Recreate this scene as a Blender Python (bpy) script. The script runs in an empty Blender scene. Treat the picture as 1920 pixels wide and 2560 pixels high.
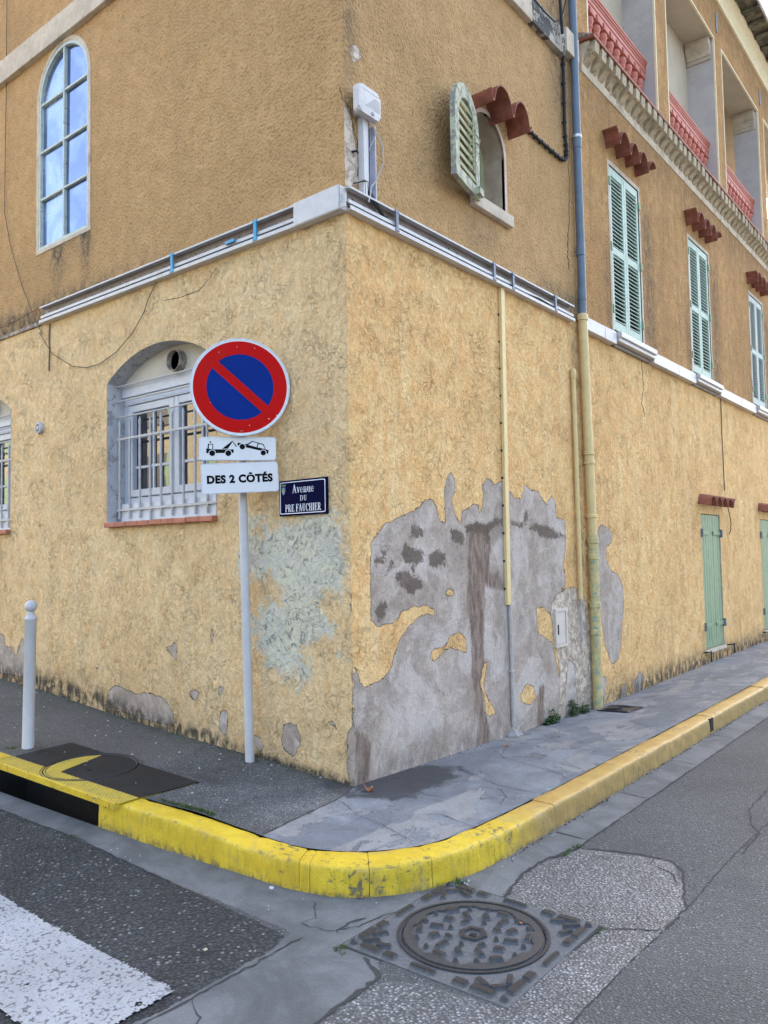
import bpy, bmesh, math, random
import numpy as np
from mathutils import Vector, Matrix
from mathutils.geometry import delaunay_2d_cdt
random.seed(7); rng=np.random.default_rng(7)
S=bpy.context.scene; COL=S.collection
R=math.radians; PI=math.pi

# ------------------------------------------------------------------ camera
F,PITCH,ROLL,YAW=1993.9,.05446,-.01762,.67202
CAM=np.array([3.34812748,-3.86048982,1.45])
fw=np.array([-math.sin(YAW)*math.cos(PITCH),math.cos(YAW)*math.cos(PITCH),math.sin(PITCH)])
r0=np.array([math.cos(YAW),math.sin(YAW),0.]); u0=np.cross(r0,fw)
rt=r0*math.cos(ROLL)+u0*math.sin(ROLL); up=-r0*math.sin(ROLL)+u0*math.cos(ROLL)
cam=bpy.data.cameras.new('camera'); co=bpy.data.objects.new('camera',cam); COL.objects.link(co)
cam.sensor_fit='VERTICAL'; cam.sensor_height=36; cam.sensor_width=27; cam.lens=36*F/2560
cam.clip_start=.05; cam.clip_end=2000
M=Matrix.Identity(4)
for i in range(3):
    M[i][0]=rt[i]; M[i][1]=up[i]; M[i][2]=-fw[i]; M[i][3]=CAM[i]
co.matrix_world=M; S.camera=co
S.render.resolution_x=768; S.render.resolution_y=1024
# ------------------------------------------------------------------ light
SUN_DIR=Vector((-.55,.83,.80)).normalized()      # towards the sun: behind the houses
SUN_EL=math.asin(SUN_DIR.z); SUN_AZ=math.atan2(SUN_DIR.x,SUN_DIR.y)
w=bpy.data.worlds.new('World'); S.world=w; w.use_nodes=True
wn=w.node_tree.nodes; bg=wn['Background']
sky=wn.new('ShaderNodeTexSky'); sky.sky_type='NISHITA'; sky.sun_disc=False
sky.sun_elevation=SUN_EL; sky.sun_rotation=SUN_AZ
sky.air_density=1.0; sky.dust_density=6.0; sky.ozone_density=0.
w.node_tree.links.new(sky.outputs[0],bg.inputs[0]); bg.inputs[1].default_value=.15
sd=bpy.data.lights.new('sun','SUN'); sd.energy=4.0; sd.angle=R(.5); sd.color=(1,.95,.87)
so=bpy.data.objects.new('sun',sd); COL.objects.link(so)
so.rotation_euler=(-SUN_DIR).to_track_quat('-Z','Y').to_euler(); so.location=(0,0,30)
vs=S.view_settings; vs.view_transform='Standard'; vs.look='None'; vs.gamma=1; vs.use_curve_mapping=False
vs.exposure=2.62

# ------------------------------------------------------------------ helpers
def ray(p):
    d=fw*F+rt*(p[0]-960)-up*(p[1]-1280); return d/F
def onY(p,y=0): d=ray(p); q=CAM+d*((y-CAM[1])/d[1]); return q      # point of the left facade seen there
def onX(p,x=0): d=ray(p); q=CAM+d*((x-CAM[0])/d[0]); return q      # point of the right facade
def onZ(p,z=0): d=ray(p); q=CAM+d*((z-CAM[2])/d[2]); return q
def zm(ox,oy,s): return lambda a,b:(ox+a/s,oy+b/s)
zM=zm(840,780,2.765); zN=zm(840,1400,1.536); zLW=zm(0,1400,1.843); zLL=zm(0,780,1.929)
zL1=zm(0,0,1.728); zV=zm(840,0,2.572); zU=zm(1380,0,2.572); zR=zm(1380,780,3.072)
zG=zm(800,1900,1.4813); zC=zm(900,1850,3.318); zD=zm(1350,1550,2.911)

def tag(o,label=None,cat=None,group=None,kind=None):
    if label: o['label']=label
    if cat: o['category']=cat
    if group: o['group']=group
    if kind: o['kind']=kind
    return o
def empty(name,loc=(0,0,0)):
    o=bpy.data.objects.new(name,None); COL.objects.link(o); o.location=loc; o.empty_display_size=.1; return o
def finish(name,me,mat,parent=None,smooth=False):
    if mat: me.materials.append(mat)
    if smooth:
        me.polygons.foreach_set('use_smooth',[True]*len(me.polygons))
    o=bpy.data.objects.new(name,me); COL.objects.link(o)
    if parent:
        me.transform(Matrix.Translation(-parent_world(parent)))
        o.parent=parent
    me.update(); return o
def parent_world(p):
    v=Vector(p.location); q=p.parent
    while q: v+=Vector(q.location); q=q.parent
    return v
class MB:
    def __init__(s): s.v=[]; s.f=[]
    def add(s,vs,fs):
        n=len(s.v); s.v+= [tuple(map(float,a)) for a in vs]; s.f+=[tuple(n+i for i in f) for f in fs]; return s
    def box(s,x0,x1,y0,y1,z0,z1,b=0):
        x0,x1=min(x0,x1),max(x0,x1);y0,y1=min(y0,y1),max(y0,y1);z0,z1=min(z0,z1),max(z0,z1)
        if b<=0:
            v=[(x,y,z) for z in (z0,z1) for x,y in ((x0,y0),(x1,y0),(x1,y1),(x0,y1))]
            return s.add(v,[(3,2,1,0),(4,5,6,7),(0,1,5,4),(1,2,6,5),(2,3,7,6),(3,0,4,7)])
        bm=bmesh.new(); bmesh.ops.create_cube(bm,size=1)
        for q in bm.verts: q.co=Vector(((x0+x1)/2+q.co.x*(x1-x0),(y0+y1)/2+q.co.y*(y1-y0),(z0+z1)/2+q.co.z*(z1-z0)))
        bmesh.ops.bevel(bm,geom=bm.edges[:],offset=min(b,(x1-x0)*.45,(y1-y0)*.45,(z1-z0)*.45),segments=2,affect='EDGES',profile=.6)
        return s.bm(bm)
    def bm(s,bm):
        bm.verts.index_update(); s.add([q.co for q in bm.verts],[[q.index for q in f.verts] for f in bm.faces]); bm.free(); return s
    def obox(s,c,ax,ay,az,b=0):          # oriented box: centre and three half axes
        m=MB().box(-1,1,-1,1,-1,1) if b<=0 else None
        c,ax,ay,az=map(Vector,(c,ax,ay,az))
        if b<=0: return s.add([c+ax*q[0]+ay*q[1]+az*q[2] for q in m.v],m.f)
        m=MB().box(-ax.length,ax.length,-ay.length,ay.length,-az.length,az.length,b)
        X,Y,Z=ax.normalized(),ay.normalized(),az.normalized()
        return s.add([c+X*q[0]+Y*q[1]+Z*q[2] for q in m.v],m.f)
    def tube(s,pts,r,n=8,cap=True):
        pts=[Vector(p) for p in pts]; rr=r if hasattr(r,'__len__') else [r]*len(pts)
        vs=[];fs=[]; prev=None
        for i,p in enumerate(pts):
            t=(pts[min(i+1,len(pts)-1)]-pts[max(i-1,0)]).normalized()
            if prev is None:
                a=Vector((0,0,1)) if abs(t.z)<.9 else Vector((1,0,0)); u=t.cross(a).normalized()
            else: u=(prev-t*prev.dot(t)).normalized()
            prev=u; v=t.cross(u)
            for k in range(n):
                an=2*PI*k/n; vs.append(p+(u*math.cos(an)+v*math.sin(an))*rr[i])
        for i in range(len(pts)-1):
            for k in range(n):
                a=i*n+k;b=i*n+(k+1)%n; fs.append((a,b,b+n,a+n))
        if cap: fs.append(tuple(range(n))[::-1]); fs.append(tuple((len(pts)-1)*n+k for k in range(n)))
        return s.add(vs,fs)
    def lathe(s,c,prof,n=20,axis='z'):    # prof: (radius, height)
        vs=[];fs=[]
        for r,h in prof:
            for k in range(n):
                a=2*PI*k/n; x,y=r*math.cos(a),r*math.sin(a)
                vs.append((c[0]+x,c[1]+y,c[2]+h) if axis=='z' else ((c[0]+x,c[1]+h,c[2]+y) if axis=='y' else (c[0]+h,c[1]+x,c[2]+y)))
        for i in range(len(prof)-1):
            for k in range(n):
                a=i*n+k;b=i*n+(k+1)%n; fs.append((a,b,b+n,a+n))
        fs.append(tuple(range(n))[::-1]); fs.append(tuple((len(prof)-1)*n+k for k in range(n)))
        return s.add(vs,fs)
    def prism(s,poly,fn,d0,d1):           # poly (u,v); fn(u,v,d)->xyz, closed solid
        n=len(poly); vs=[fn(u,v,d0) for u,v in poly]+[fn(u,v,d1) for u,v in poly]
        fs=[tuple(range(n))[::-1],tuple(range(n,2*n))]+[(i,(i+1)%n,(i+1)%n+n,i+n) for i in range(n)]
        return s.add(vs,fs)
    def loopwall(s,poly,fn,d0,d1):        # only the sides
        n=len(poly); vs=[fn(u,v,d0) for u,v in poly]+[fn(u,v,d1) for u,v in poly]
        return s.add(vs,[(i,(i+1)%n,(i+1)%n+n,i+n) for i in range(n)])
    def ring(s,outer,inner,fn,d0,d1):     # frame between two outlines with equal counts
        n=len(outer); vs=[fn(*p,d0) for p in outer]+[fn(*p,d0) for p in inner]+[fn(*p,d1) for p in outer]+[fn(*p,d1) for p in inner]
        fs=[]
        for i in range(n):
            j=(i+1)%n; fs+=[(i,j,n+j,n+i),(2*n+i,3*n+i,3*n+j,2*n+j),(i,2*n+i,2*n+j,j),(n+i,n+j,3*n+j,3*n+i)]
        return s.add(vs,fs)
    def build(s,name,mat,parent=None,smooth=False,fix=True):
        me=bpy.data.meshes.new(name); me.from_pydata(s.v,[],s.f)
        if fix:
            bm=bmesh.new(); bm.from_mesh(me); bmesh.ops.recalc_face_normals(bm,faces=bm.faces[:]); bm.to_mesh(me); bm.free()
        o=finish(name,me,mat,parent)
        if smooth:
            for p in me.polygons: p.use_smooth=True
            try: me.set_sharp_from_angle(angle=R(40))
            except Exception: pass
        return o
LF=lambda u,v,d:(u,d,v)       # left facade: u along x, d into the house
RF=lambda u,v,d:(-d,u,v)      # right facade: u along y, d into the house

def sdf(P,poly):              # signed distance, positive inside. P (n,2)
    poly=np.asarray(poly,float); n=len(poly); d=np.full(len(P),1e9); ins=np.zeros(len(P),bool)
    for i in range(n):
        a=poly[i];b=poly[(i+1)%n]; e=b-a; w_=P-a; L=max(e@e,1e-12)
        t=np.clip((w_@e)/L,0,1); q=w_-np.outer(t,e); d=np.minimum(d,(q**2).sum(1))
        c=((a[1]>P[:,1])!=(b[1]>P[:,1])); 
        with np.errstate(divide='ignore',invalid='ignore'):
            xx=(b[0]-a[0])*(P[:,1]-a[1])/(b[1]-a[1])+a[0]
        ins^= c&(P[:,0]<xx)
    d=np.sqrt(d); return np.where(ins,d,-d)
def vnoise(P,s,seed=0,oct=3):  # value noise for shaping edges (n,2)->[-1,1]
    out=np.zeros(len(P)); amp=1; tot=0
    for o in range(oct):
        g=np.random.default_rng(seed+o).uniform(-1,1,(64,64)); Q=P*s*(2**o)+17.3*o
        i=np.floor(Q).astype(int); f=Q-i; f=f*f*(3-2*f)
        a=g[i[:,0]%64,i[:,1]%64];b=g[(i[:,0]+1)%64,i[:,1]%64];c=g[i[:,0]%64,(i[:,1]+1)%64];d=g[(i[:,0]+1)%64,(i[:,1]+1)%64]
        out+=amp*((a*(1-f[:,0])+b*f[:,0])*(1-f[:,1])+(c*(1-f[:,0])+d*f[:,0])*f[:,1]); tot+=amp; amp*=.5
    return out/tot
def ss(x,a,b):
    t=np.clip((x-a)/(b-a),0,1); return t*t*(3-2*t)
def cdt_sheet(name,mat,outline,holes,fn,step,attrs=None,parent=None,zfun=None,disp=None,extra=None,smooth=False):
    """sheet bounded by an outline with true openings; interior points every `step`"""
    O=np.array(outline); lo=O.min(0);hi=O.max(0)
    def dens(poly):
        out=[]
        for i in range(len(poly)):
            a=np.array(poly[i]);b=np.array(poly[(i+1)%len(poly)]); k=max(1,int(np.hypot(*(b-a))/max(step,.04)))
            out+=[tuple(a+(b-a)*t/k) for t in range(k)]
        return out
    pts=[];edges=[]
    for poly in [outline]+holes:
        dp=dens(poly); n=len(pts); pts+=dp; edges+=[(n+i,n+(i+1)%len(dp)) for i in range(len(dp))]
    gx,gy=np.meshgrid(np.arange(lo[0]+step*.5,hi[0],step),np.arange(lo[1]+step*.5,hi[1],step))
    G=np.c_[gx.ravel(),gy.ravel()]; G=G+rng.uniform(-.15,.15,G.shape)*step
    m=sdf(G,outline)>step*.4
    for h in holes: m&=sdf(G,h)<-step*.4
    pts+= [tuple(p) for p in G[m]]
    v,e,f,_,_,_=delaunay_2d_cdt([Vector(p) for p in pts],edges,[],0,1e-6)
    V=np.array([tuple(p) for p in v]); T=np.array([list(q) for q in f if len(q)==3])
    c=V[T].mean(1); k=sdf(c,outline)>0
    for h in holes: k&=sdf(c,h)<0
    T=T[k]
    D=disp(V) if disp else np.zeros(len(V))
    if zfun is not None: W=np.c_[V,zfun(V)]
    else: W=np.array([fn(p[0],p[1],d) for p,d in zip(V,D)])
    me=bpy.data.meshes.new(name); me.from_pydata(W.tolist(),[],T.tolist())
    if attrs:
        for an,af in attrs.items():
            a=me.attributes.new(an,'FLOAT','POINT'); a.data.foreach_set('value',np.ascontiguousarray(af(V),dtype=np.float32))
    bm=bmesh.new(); bm.from_mesh(me); bm.normal_update()
    # make all faces look outwards
    ref=Vector(fn(0,0,-1))-Vector(fn(0,0,0)) if zfun is None else Vector((0,0,1))
    bad=[q for q in bm.faces if q.normal.dot(ref)<0]; bmesh.ops.reverse_faces(bm,faces=bad); bm.to_mesh(me); bm.free()
    return finish(name,me,mat,parent,smooth)

# ------------------------------------------------------------------ materials
class N:
    def __init__(s,name):
        s.m=bpy.data.materials.new(name); s.m.use_nodes=True; s.t=s.m.node_tree; s.n=s.t.nodes; s.l=s.t.links
        s.b=s.n['Principled BSDF']; s.co=s.n.new('ShaderNodeTexCoord').outputs['Object']
    def new(s,t,**k):
        x=s.n.new(t)
        for a,b in k.items(): setattr(x,a,b)
        return x
    def put(s,sock,v):
        if hasattr(v,'is_output') or isinstance(v,bpy.types.NodeSocket): s.l.new(v,sock)
        else:
            if isinstance(v,(tuple,list)) and len(v)==3 and sock.type=='RGBA': v=(*v,1)
            sock.default_value=v
    def map(s,scale=(1,1,1),rot=(0,0,0),loc=(0,0,0)):
        x=s.new('ShaderNodeMapping'); s.l.new(s.co,x.inputs[0]); x.inputs['Scale'].default_value=scale; x.inputs['Rotation'].default_value=rot; x.inputs['Location'].default_value=loc
        return x.outputs[0]
    def noise(s,scale,detail=4,rough=.55,dist=0,vec=None,col=False):
        x=s.new('ShaderNodeTexNoise'); s.put(x.inputs['Vector'],vec or s.co); x.inputs['Scale'].default_value=scale
        x.inputs['Detail'].default_value=detail; x.inputs['Roughness'].default_value=rough; x.inputs['Distortion'].default_value=dist
        return x.outputs['Color' if col else 'Fac']
    def voro(s,scale,feature='F1',vec=None,out='Distance',rand=1):
        x=s.new('ShaderNodeTexVoronoi',feature=feature); s.put(x.inputs['Vector'],vec or s.co); x.inputs['Scale'].default_value=scale
        x.inputs['Randomness'].default_value=rand
        return x.outputs[out]
    def math(s,op,a,b=0.,c=0.,clamp=False):
        x=s.new('ShaderNodeMath',operation=op,use_clamp=clamp); s.put(x.inputs[0],a); s.put(x.inputs[1],b); s.put(x.inputs[2],c); return x.outputs[0]
    def ramp(s,v,a,b,lo=0.,hi=1.,smooth=True):
        x=s.new('ShaderNodeMapRange',interpolation_type='SMOOTHSTEP' if smooth else 'LINEAR'); s.put(x.inputs[0],v)
        for i,q in zip((1,2,3,4),(a,b,lo,hi)): x.inputs[i].default_value=q
        return x.outputs[0]
    def mix(s,f,a,b,mode='MIX'):
        x=s.new('ShaderNodeMix',data_type='RGBA',blend_type=mode); s.put(x.inputs[0],f); s.put(x.inputs[6],a); s.put(x.inputs[7],b); return x.outputs[2]
    def attr(s,name):
        x=s.new('ShaderNodeAttribute',attribute_name=name); return x.outputs['Fac']
    def bump(s,h,strength=.5,dist=.01,prev=None):
        x=s.new('ShaderNodeBump'); x.inputs['Strength'].default_value=strength; x.inputs['Distance'].default_value=dist; s.put(x.inputs['Height'],h)
        if prev is not None: s.l.new(prev,x.inputs['Normal'])
        return x.outputs[0]
    def out(s,color,rough=.8,normal=None,metal=0.,spec=.5):
        s.put(s.b.inputs['Base Color'],color); s.put(s.b.inputs['Roughness'],rough); s.put(s.b.inputs['Metallic'],metal)
        s.b.inputs['Specular IOR Level'].default_value=spec
        if normal is not None: s.l.new(normal,s.b.inputs['Normal'])
        return s.m
    def mul(s,c,f): # scale a colour by a float socket
        x=s.new('ShaderNodeMix',data_type='RGBA',blend_type='MULTIPLY'); x.inputs[0].default_value=1; s.put(x.inputs[6],c)
        cc=s.new('ShaderNodeCombineColor'); [s.put(cc.inputs[i],f) for i in range(3)]; s.l.new(cc.outputs[0],x.inputs[7]); return x.outputs[2]
def painted(name,col,rough=.5,var=.12,spec=.4,chip=None,chipamt=.62,bump=.15,scale=14,dirt=(.25,.2,.15),dirtamt=.25):
    t=N(name); n1=t.noise(scale,5); c=t.mul(col,t.ramp(n1,.3,.7,1-var,1+var*.4))
    d=t.noise(scale*.35,6,.65); c=t.mix(t.math('MULTIPLY',t.ramp(d,.52,.75),dirtamt),c,dirt)
    if chip:
        k=t.ramp(t.noise(scale*1.6,8,.7,.4),chipamt,chipamt+.02); c=t.mix(k,c,chip); nr=t.bump(t.math('MULTIPLY',k,-1.),bump*2,.003)
    else: nr=t.bump(t.noise(scale*5,4),bump,.002)
    return t.out(c,rough,nr,spec=spec)
MATS={}
def stucco(name,colA,colB,streak,fine,lower,pit=.8,bd=.012):
    """coloured render; masks written on the mesh: bare, stain, brown, pale, dirt, rubble (signed distances in metres)"""
    t=N(name)
    big=t.noise(1.1,4,.6); med=t.noise(7,5,.6,.4); st=t.noise(2.2,5,.6,.3,vec=t.map((3.2,3.2,.35)))
    c=t.mix(t.ramp(med,.32,.68),colA,colB)
    c=t.mix(t.math('MULTIPLY',t.ramp(big,.40,.66),.6),c,tuple(x*.86 for x in colB))
    c=t.mix(t.math('MULTIPLY',t.ramp(st,.48,.72),.55),c,streak)
    if lower:
        v1=t.noise(26,5,.62,1.0,vec=t.map((1,1,.72),(0.5,0.5,0))); v2=t.noise(75,3,.6,.3); cr=t.ramp(t.math('ABSOLUTE',t.math('SUBTRACT',t.noise(13,5,.62,1.0),.5)),0,.022)
        cr=t.math('MAXIMUM',cr,t.ramp(t.noise(4,4,.6),.46,.60,1.,0.)); hh=t.math('ADD',t.math('MULTIPLY',v1,1.),t.math('MULTIPLY',v2,.3)); hh=t.math('ADD',hh,t.math('MULTIPLY',t.noise(7,4,.55,.5),.8)); hh=t.math('ADD',hh,t.math('MULTIPLY',cr,.22))
        c=t.mul(c,t.ramp(v1,.36,.60,.87,1.05)); c=t.mul(c,t.ramp(cr,0,1,.86,1.)); c=t.mul(c,t.ramp(t.noise(62,4,.65,.4,vec=t.map((1,1,.8),(.3,.3,0))),.58,.70,1.,.84)); sc2=t.noise(16,6,.72,.6); c=t.mix(t.math('MULTIPLY',t.ramp(sc2,.50,.62),.45),c,tuple(min(1,x*1.18) for x in colA)); c=t.mix(t.math('MULTIPLY',t.ramp(t.noise(11,6,.72,.9,vec=t.map((1,1,.7))),.54,.66),.30),c,(colB[0]*.88,colB[1]*.76,colB[2]*.66))  # hollows and crevices coloured darker to add the shading of the relief
    else:
        n2=t.noise(fine,3,.5,.3); vv=t.voro(fine*1.15,'SMOOTH_F1'); hh=t.math('ADD',t.math('MULTIPLY',n2,.9),t.math('MULTIPLY',vv,.5))
        hh=t.math('ADD',hh,t.math('MULTIPLY',t.noise(12,3,.5,.4),.5))
    if not lower: c=t.mul(c,t.ramp(hh,.55,1.0,1-.30*pit,1.08))  # pits coloured darker to strengthen the relief shading
    spk=t.voro(23,'F1',vec=t.map((1,1,1)),out='Distance'); c=t.mix(t.math('MULTIPLY',t.ramp(spk,.06,.03),t.ramp(t.noise(5,2),.55,.65)),c,(.12,.08,.05))
    en=t.math('SUBTRACT',t.noise(16,6,.65,.5),.5); ef=t.math('SUBTRACT',t.noise(60,3,.6),.5)
    wob=t.math('ADD',t.math('MULTIPLY',en,.065),t.math('MULTIPLY',ef,.024))
    # pale weathered paint
    pn=t.noise(9,8,.68,.6); pe=t.math('ADD',t.attr('pale'),t.math('MULTIPLY',t.math('SUBTRACT',pn,.53),.55))
    pale=t.ramp(pe,-.03,.05); pc=t.mix(t.ramp(t.noise(15,7,.72,1.2),.5,.62),(.66,.64,.50),(.20,.215,.21))
    pc=t.mix(t.ramp(t.noise(5,6,.7),.45,.6),pc,(.58,.57,.50)); c=t.mix(t.math('MULTIPLY',pale,t.math('ADD',.62,t.math('MULTIPLY',t.noise(34,4,.7),.5)),clamp=True),c,pc)
    # damp dirt, and the shade painted beside the upper windows
    dn=t.math('MULTIPLY',t.attr('dirt'),t.ramp(t.noise(13,8,.72,.6,vec=t.map((1,1,.6))),.34,.62,.15,1.25)); 
    c=t.mix(t.math('MULTIPLY',dn,1.,clamp=True),c,t.mix(t.ramp(t.noise(6,4),.45,.6),(.085,.065,.05),(.12,.10,.065)))
    # bare grey render
    be=t.math('ADD',t.attr('bare'),wob); bare=t.ramp(be,-.0015,.0015)
    gb=t.mix(t.ramp(t.noise(4,7,.65,.5),.35,.65),(.35,.28,.225),(.48,.395,.325)); gb=t.mix(t.math('MULTIPLY',t.ramp(t.noise(26,7,.75,1.),.52,.66),.5),gb,(.18,.13,.10))
    gb=t.mix(t.math('MULTIPLY',t.ramp(t.noise(2.1,6,.7,.8),.47,.6),.8),gb,(.55,.47,.41))
    gb=t.mix(t.ramp(t.math('ADD',t.attr('brown'),t.math('MULTIPLY',t.math('SUBTRACT',t.noise(8,7,.7,.5,vec=t.map((1.6,1.6,.4))),.5),.22)),-.02,.03,0,.95),gb,t.mix(t.ramp(t.noise(14,6,.7,.4,vec=t.map((1.5,1.5,.35))),.4,.6),(.16,.105,.08),(.30,.22,.17)))
    gb=t.mix(t.ramp(t.math('ADD',t.attr('stain'),t.math('MULTIPLY',t.math('SUBTRACT',t.noise(22,9,.8,.8),.5),.20)),-.006,.014,0,.88),gb,t.mix(t.noise(9,3),(.095,.066,.048),(.16,.12,.09)))
    rb=t.ramp(t.math('ADD',t.attr('rubble'),wob),-.004,.004)
    gb=t.mul(gb,t.ramp(t.noise(7,8,.75,.5),.35,.65,.86,1.08)); crk=t.ramp(t.math('ABSOLUTE',t.math('SUBTRACT',t.noise(2.6,6,.6,.8),.5)),.0008,.0025); gb=t.mix(t.math('MULTIPLY',t.math('SUBTRACT',1.,crk),.6),gb,(.09,.07,.06))
    gb=t.mix(rb,gb,t.mix(t.ramp(t.noise(13,7,.7,.6),.38,.62),(.40,.30,.22),(.76,.63,.49)))
    gb=t.mix(t.math('MULTIPLY',dn,.9,clamp=True),gb,(.10,.085,.07))
    c=t.mix(bare,c,gb)
    edge=t.math('MULTIPLY',t.ramp(t.math('ABSOLUTE',t.math('SUBTRACT',be,.003)),.003,.0008),t.ramp(t.noise(9,4),.4,.6,.05,.5)); c=t.mix(edge,c,(.07,.055,.045))  # dark line painted as the shadow of the broken render edge
    smooth=t.math('ADD',t.math('MULTIPLY',t.noise(35,6,.7),.35),t.math('MULTIPLY',rb,t.math('MULTIPLY',t.noise(14,6,.7,.5),1.6)))
    mx=t.new('ShaderNodeMix',data_type='FLOAT'); t.put(mx.inputs[0],bare); t.put(mx.inputs[2],hh); t.put(mx.inputs[3],smooth)
    nr=t.bump(mx.outputs[0],pit,bd); nr=t.bump(t.math('MULTIPLY',bare,-1.),.7,.006,nr)
    return t.out(c,.92,nr,spec=.2)
M_low=stucco('yellow_render',(.80,.59,.325),(.75,.50,.25),(.80,.62,.37),50,True,1.,.028)
M_lowR=stucco('ochre_render',(.88,.585,.265),(.80,.455,.18),(.88,.64,.335),50,True,1.,.028)
M_upL=stucco('orange_render',(.49,.305,.14),(.42,.255,.11),(.39,.235,.105),46,False,.9,.020)
M_upR=stucco('orange_render_streaked',(.50,.29,.12),(.38,.21,.08),(.25,.15,.07),46,False,.9,.020)

def simple(name,col,rough=.7,metal=0.,ns=30,var=.15,bd=.002,bs=.3,spec=.5,sp=None,spa=.6):
    t=N(name); n=t.noise(ns,5,.6); c=t.mul(col,t.ramp(n,.3,.7,1-var,1+var*.6))
    if sp: c=t.mix(t.ramp(t.noise(ns*.4,7,.7,.6),spa,spa+.08),c,sp)
    return t.out(c,rough,t.bump(n,bs,bd),metal,spec)
M_white=painted('white_pvc',(.58,.555,.53),.4,.08,dirt=(.36,.31,.26),dirtamt=.5,bump=.03)
M_duct=painted('dusty_duct_plastic',(.22,.18,.16),.5,.15,dirt=(.22,.17,.14),dirtamt=.5,bump=.03)
M_frame=painted('white_window_frame',(.54,.555,.60),.4,.05,dirtamt=.12,bump=.03)
M_iron=painted('white_painted_iron',(.46,.44,.43),.5,.12,chip=(.25,.19,.15),chipamt=.70,scale=20)
M_peelw=painted('peeling_white_render',(.50,.49,.49),.85,.1,chip=(.36,.33,.31),chipamt=.57,bump=.5,scale=9)
M_stone=painted('weathered_stone',(.56,.47,.36),.9,.18,chip=(.36,.29,.22),chipamt=.62,bump=.35,scale=8,dirt=(.16,.13,.10),dirtamt=.7)
M_stoneD=painted('lichen_stained_stone',(.45,.37,.29),.9,.25,chip=(.20,.17,.145),chipamt=.5,bump=.35,scale=7,dirt=(.10,.085,.07),dirtamt=.9)
M_stoneM=painted('mildewed_stone',(.40,.36,.30),.9,.3,chip=(.09,.085,.08),chipamt=.49,bump=.3,scale=4,dirt=(.07,.065,.06),dirtamt=.9)
M_cream=painted('cream_trim_paint',(.80,.68,.44),.75,.08,dirtamt=.1)
M_cove=painted('cornice_plaster',(.60,.50,.37),.9,.2,chip=(.33,.24,.15),chipamt=.6,bump=.4,scale=7,dirt=(.20,.15,.09),dirtamt=.8)
M_coveD=painted('soiled_cornice_plaster',(.47,.38,.25),.9,.2,chip=(.28,.22,.14),chipamt=.56,bump=.3,scale=9,dirt=(.16,.12,.07),dirtamt=.7)
M_mint=painted('mint_shutter_paint',(.42,.53,.43),.55,.12,chip=(.30,.34,.30),chipamt=.66,scale=18,dirt=(.24,.30,.26),dirtamt=.4)
M_mintW=painted('faded_grey_shutter_paint',(.50,.55,.50),.65,.12,chip=(.24,.25,.22),chipamt=.6,scale=18)
M_flak=painted('flaking_pale_green_paint',(.44,.46,.32),.7,.2,chip=(.27,.255,.23),chipamt=.52,scale=11,bump=.5)
M_slat=painted('olive_slat_paint',(.33,.34,.19),.7,.2,chip=(.55,.55,.44),chipamt=.66,scale=12)
M_door=painted('sage_green_paint',(.22,.31,.175),.5,.12,dirt=(.12,.16,.11),dirtamt=.4,scale=9)
M_dark=simple('dark_gap',(.012,.011,.010),.95)
M_black=simple('black_cable_sheath',(.012,.012,.013),.6,spec=.3)
M_tile=painted('terracotta_tile',(.27,.085,.05),.65,.3,chip=(.42,.20,.13),chipamt=.70,scale=12,dirt=(.10,.035,.022),dirtamt=.7)
M_sillt=painted('terracotta_sill',(.45,.165,.10),.7,.2,dirtamt=.3,scale=10)
M_bal=painted('salmon_red_paint',(.50,.155,.105),.6,.1,dirt=(.28,.08,.05),dirtamt=.4,scale=9)
M_reveal=painted('grey_lime_wash',(.50,.455,.42),.9,.14,chip=(.45,.41,.385),chipamt=.55,scale=2.4,dirt=(.40,.37,.345),dirtamt=.5)
M_loggia=painted('beige_loggia_plaster',(.50,.42,.31),.9,.08,scale=3,dirtamt=.1)
M_pgrey=painted('blue_grey_pipe_paint',(.12,.16,.205),.45,.12,dirt=(.08,.09,.10),dirtamt=.4,scale=9)
M_zinc=simple('zinc_band',(.5,.5,.5),.45,.7)
M_pyel=painted('cream_yellow_pipe_paint',(.66,.49,.22),.5,.08,chip=(.20,.27,.20),chipamt=.69,scale=13)
M_pgreen=painted('flaked_yellow_and_green_pipe',(.56,.45,.20),.6,.2,chip=(.26,.33,.24),chipamt=.545,scale=12,dirt=(.22,.14,.09),dirtamt=.7)
M_cond=painted('cream_conduit',(.72,.54,.25),.45,.06)
M_condg=simple('grey_conduit',(.42,.38,.34),.5)
M_plate=simple('blue_grey_plate',(.14,.17,.19),.6)
M_wood=painted('mossy_eave_boards',(.17,.15,.10),.9,.4,chip=(.07,.06,.045),chipamt=.5,scale=6,dirt=(.10,.12,.05),dirtamt=.8)
M_blue=simple('blue_clip_plastic',(.05,.30,.50),.4)
M_greyc=simple('grey_clip_plastic',(.16,.18,.22),.4)
M_meter=painted('cream_metal_door',(.60,.52,.44),.5,.08,dirt=(.35,.25,.18),dirtamt=.4)
M_roof=painted('old_roof_tile',(.36,.17,.10),.85,.3,scale=5)

def glass(name,col=(.02,.022,.025),rough=.02,wav=.0):
    t=N(name); c=t.mul(col,t.ramp(t.noise(3,3),.3,.7,.8,1.3))
    t.b.inputs['IOR'].default_value=1.6
    return t.out(c,rough,t.bump(t.noise(2.5,2),wav,.02) if wav else None,spec=1.)
M_glass=glass('window_glass',(.015,.017,.02),.015,.05)
# the tall arched window: mirror panes with the sky's blue put into their tint
t=N('sky_tinted_glass'); d=t.noise(4,5,.6); M_glassA=t.out(t.mix(t.ramp(d,.4,.7),(.17,.225,.40),(.26,.33,.50)),t.ramp(d,.4,.8,.05,.16),t.bump(t.noise(1.6,2),.08,.03),metal=.85)

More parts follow.
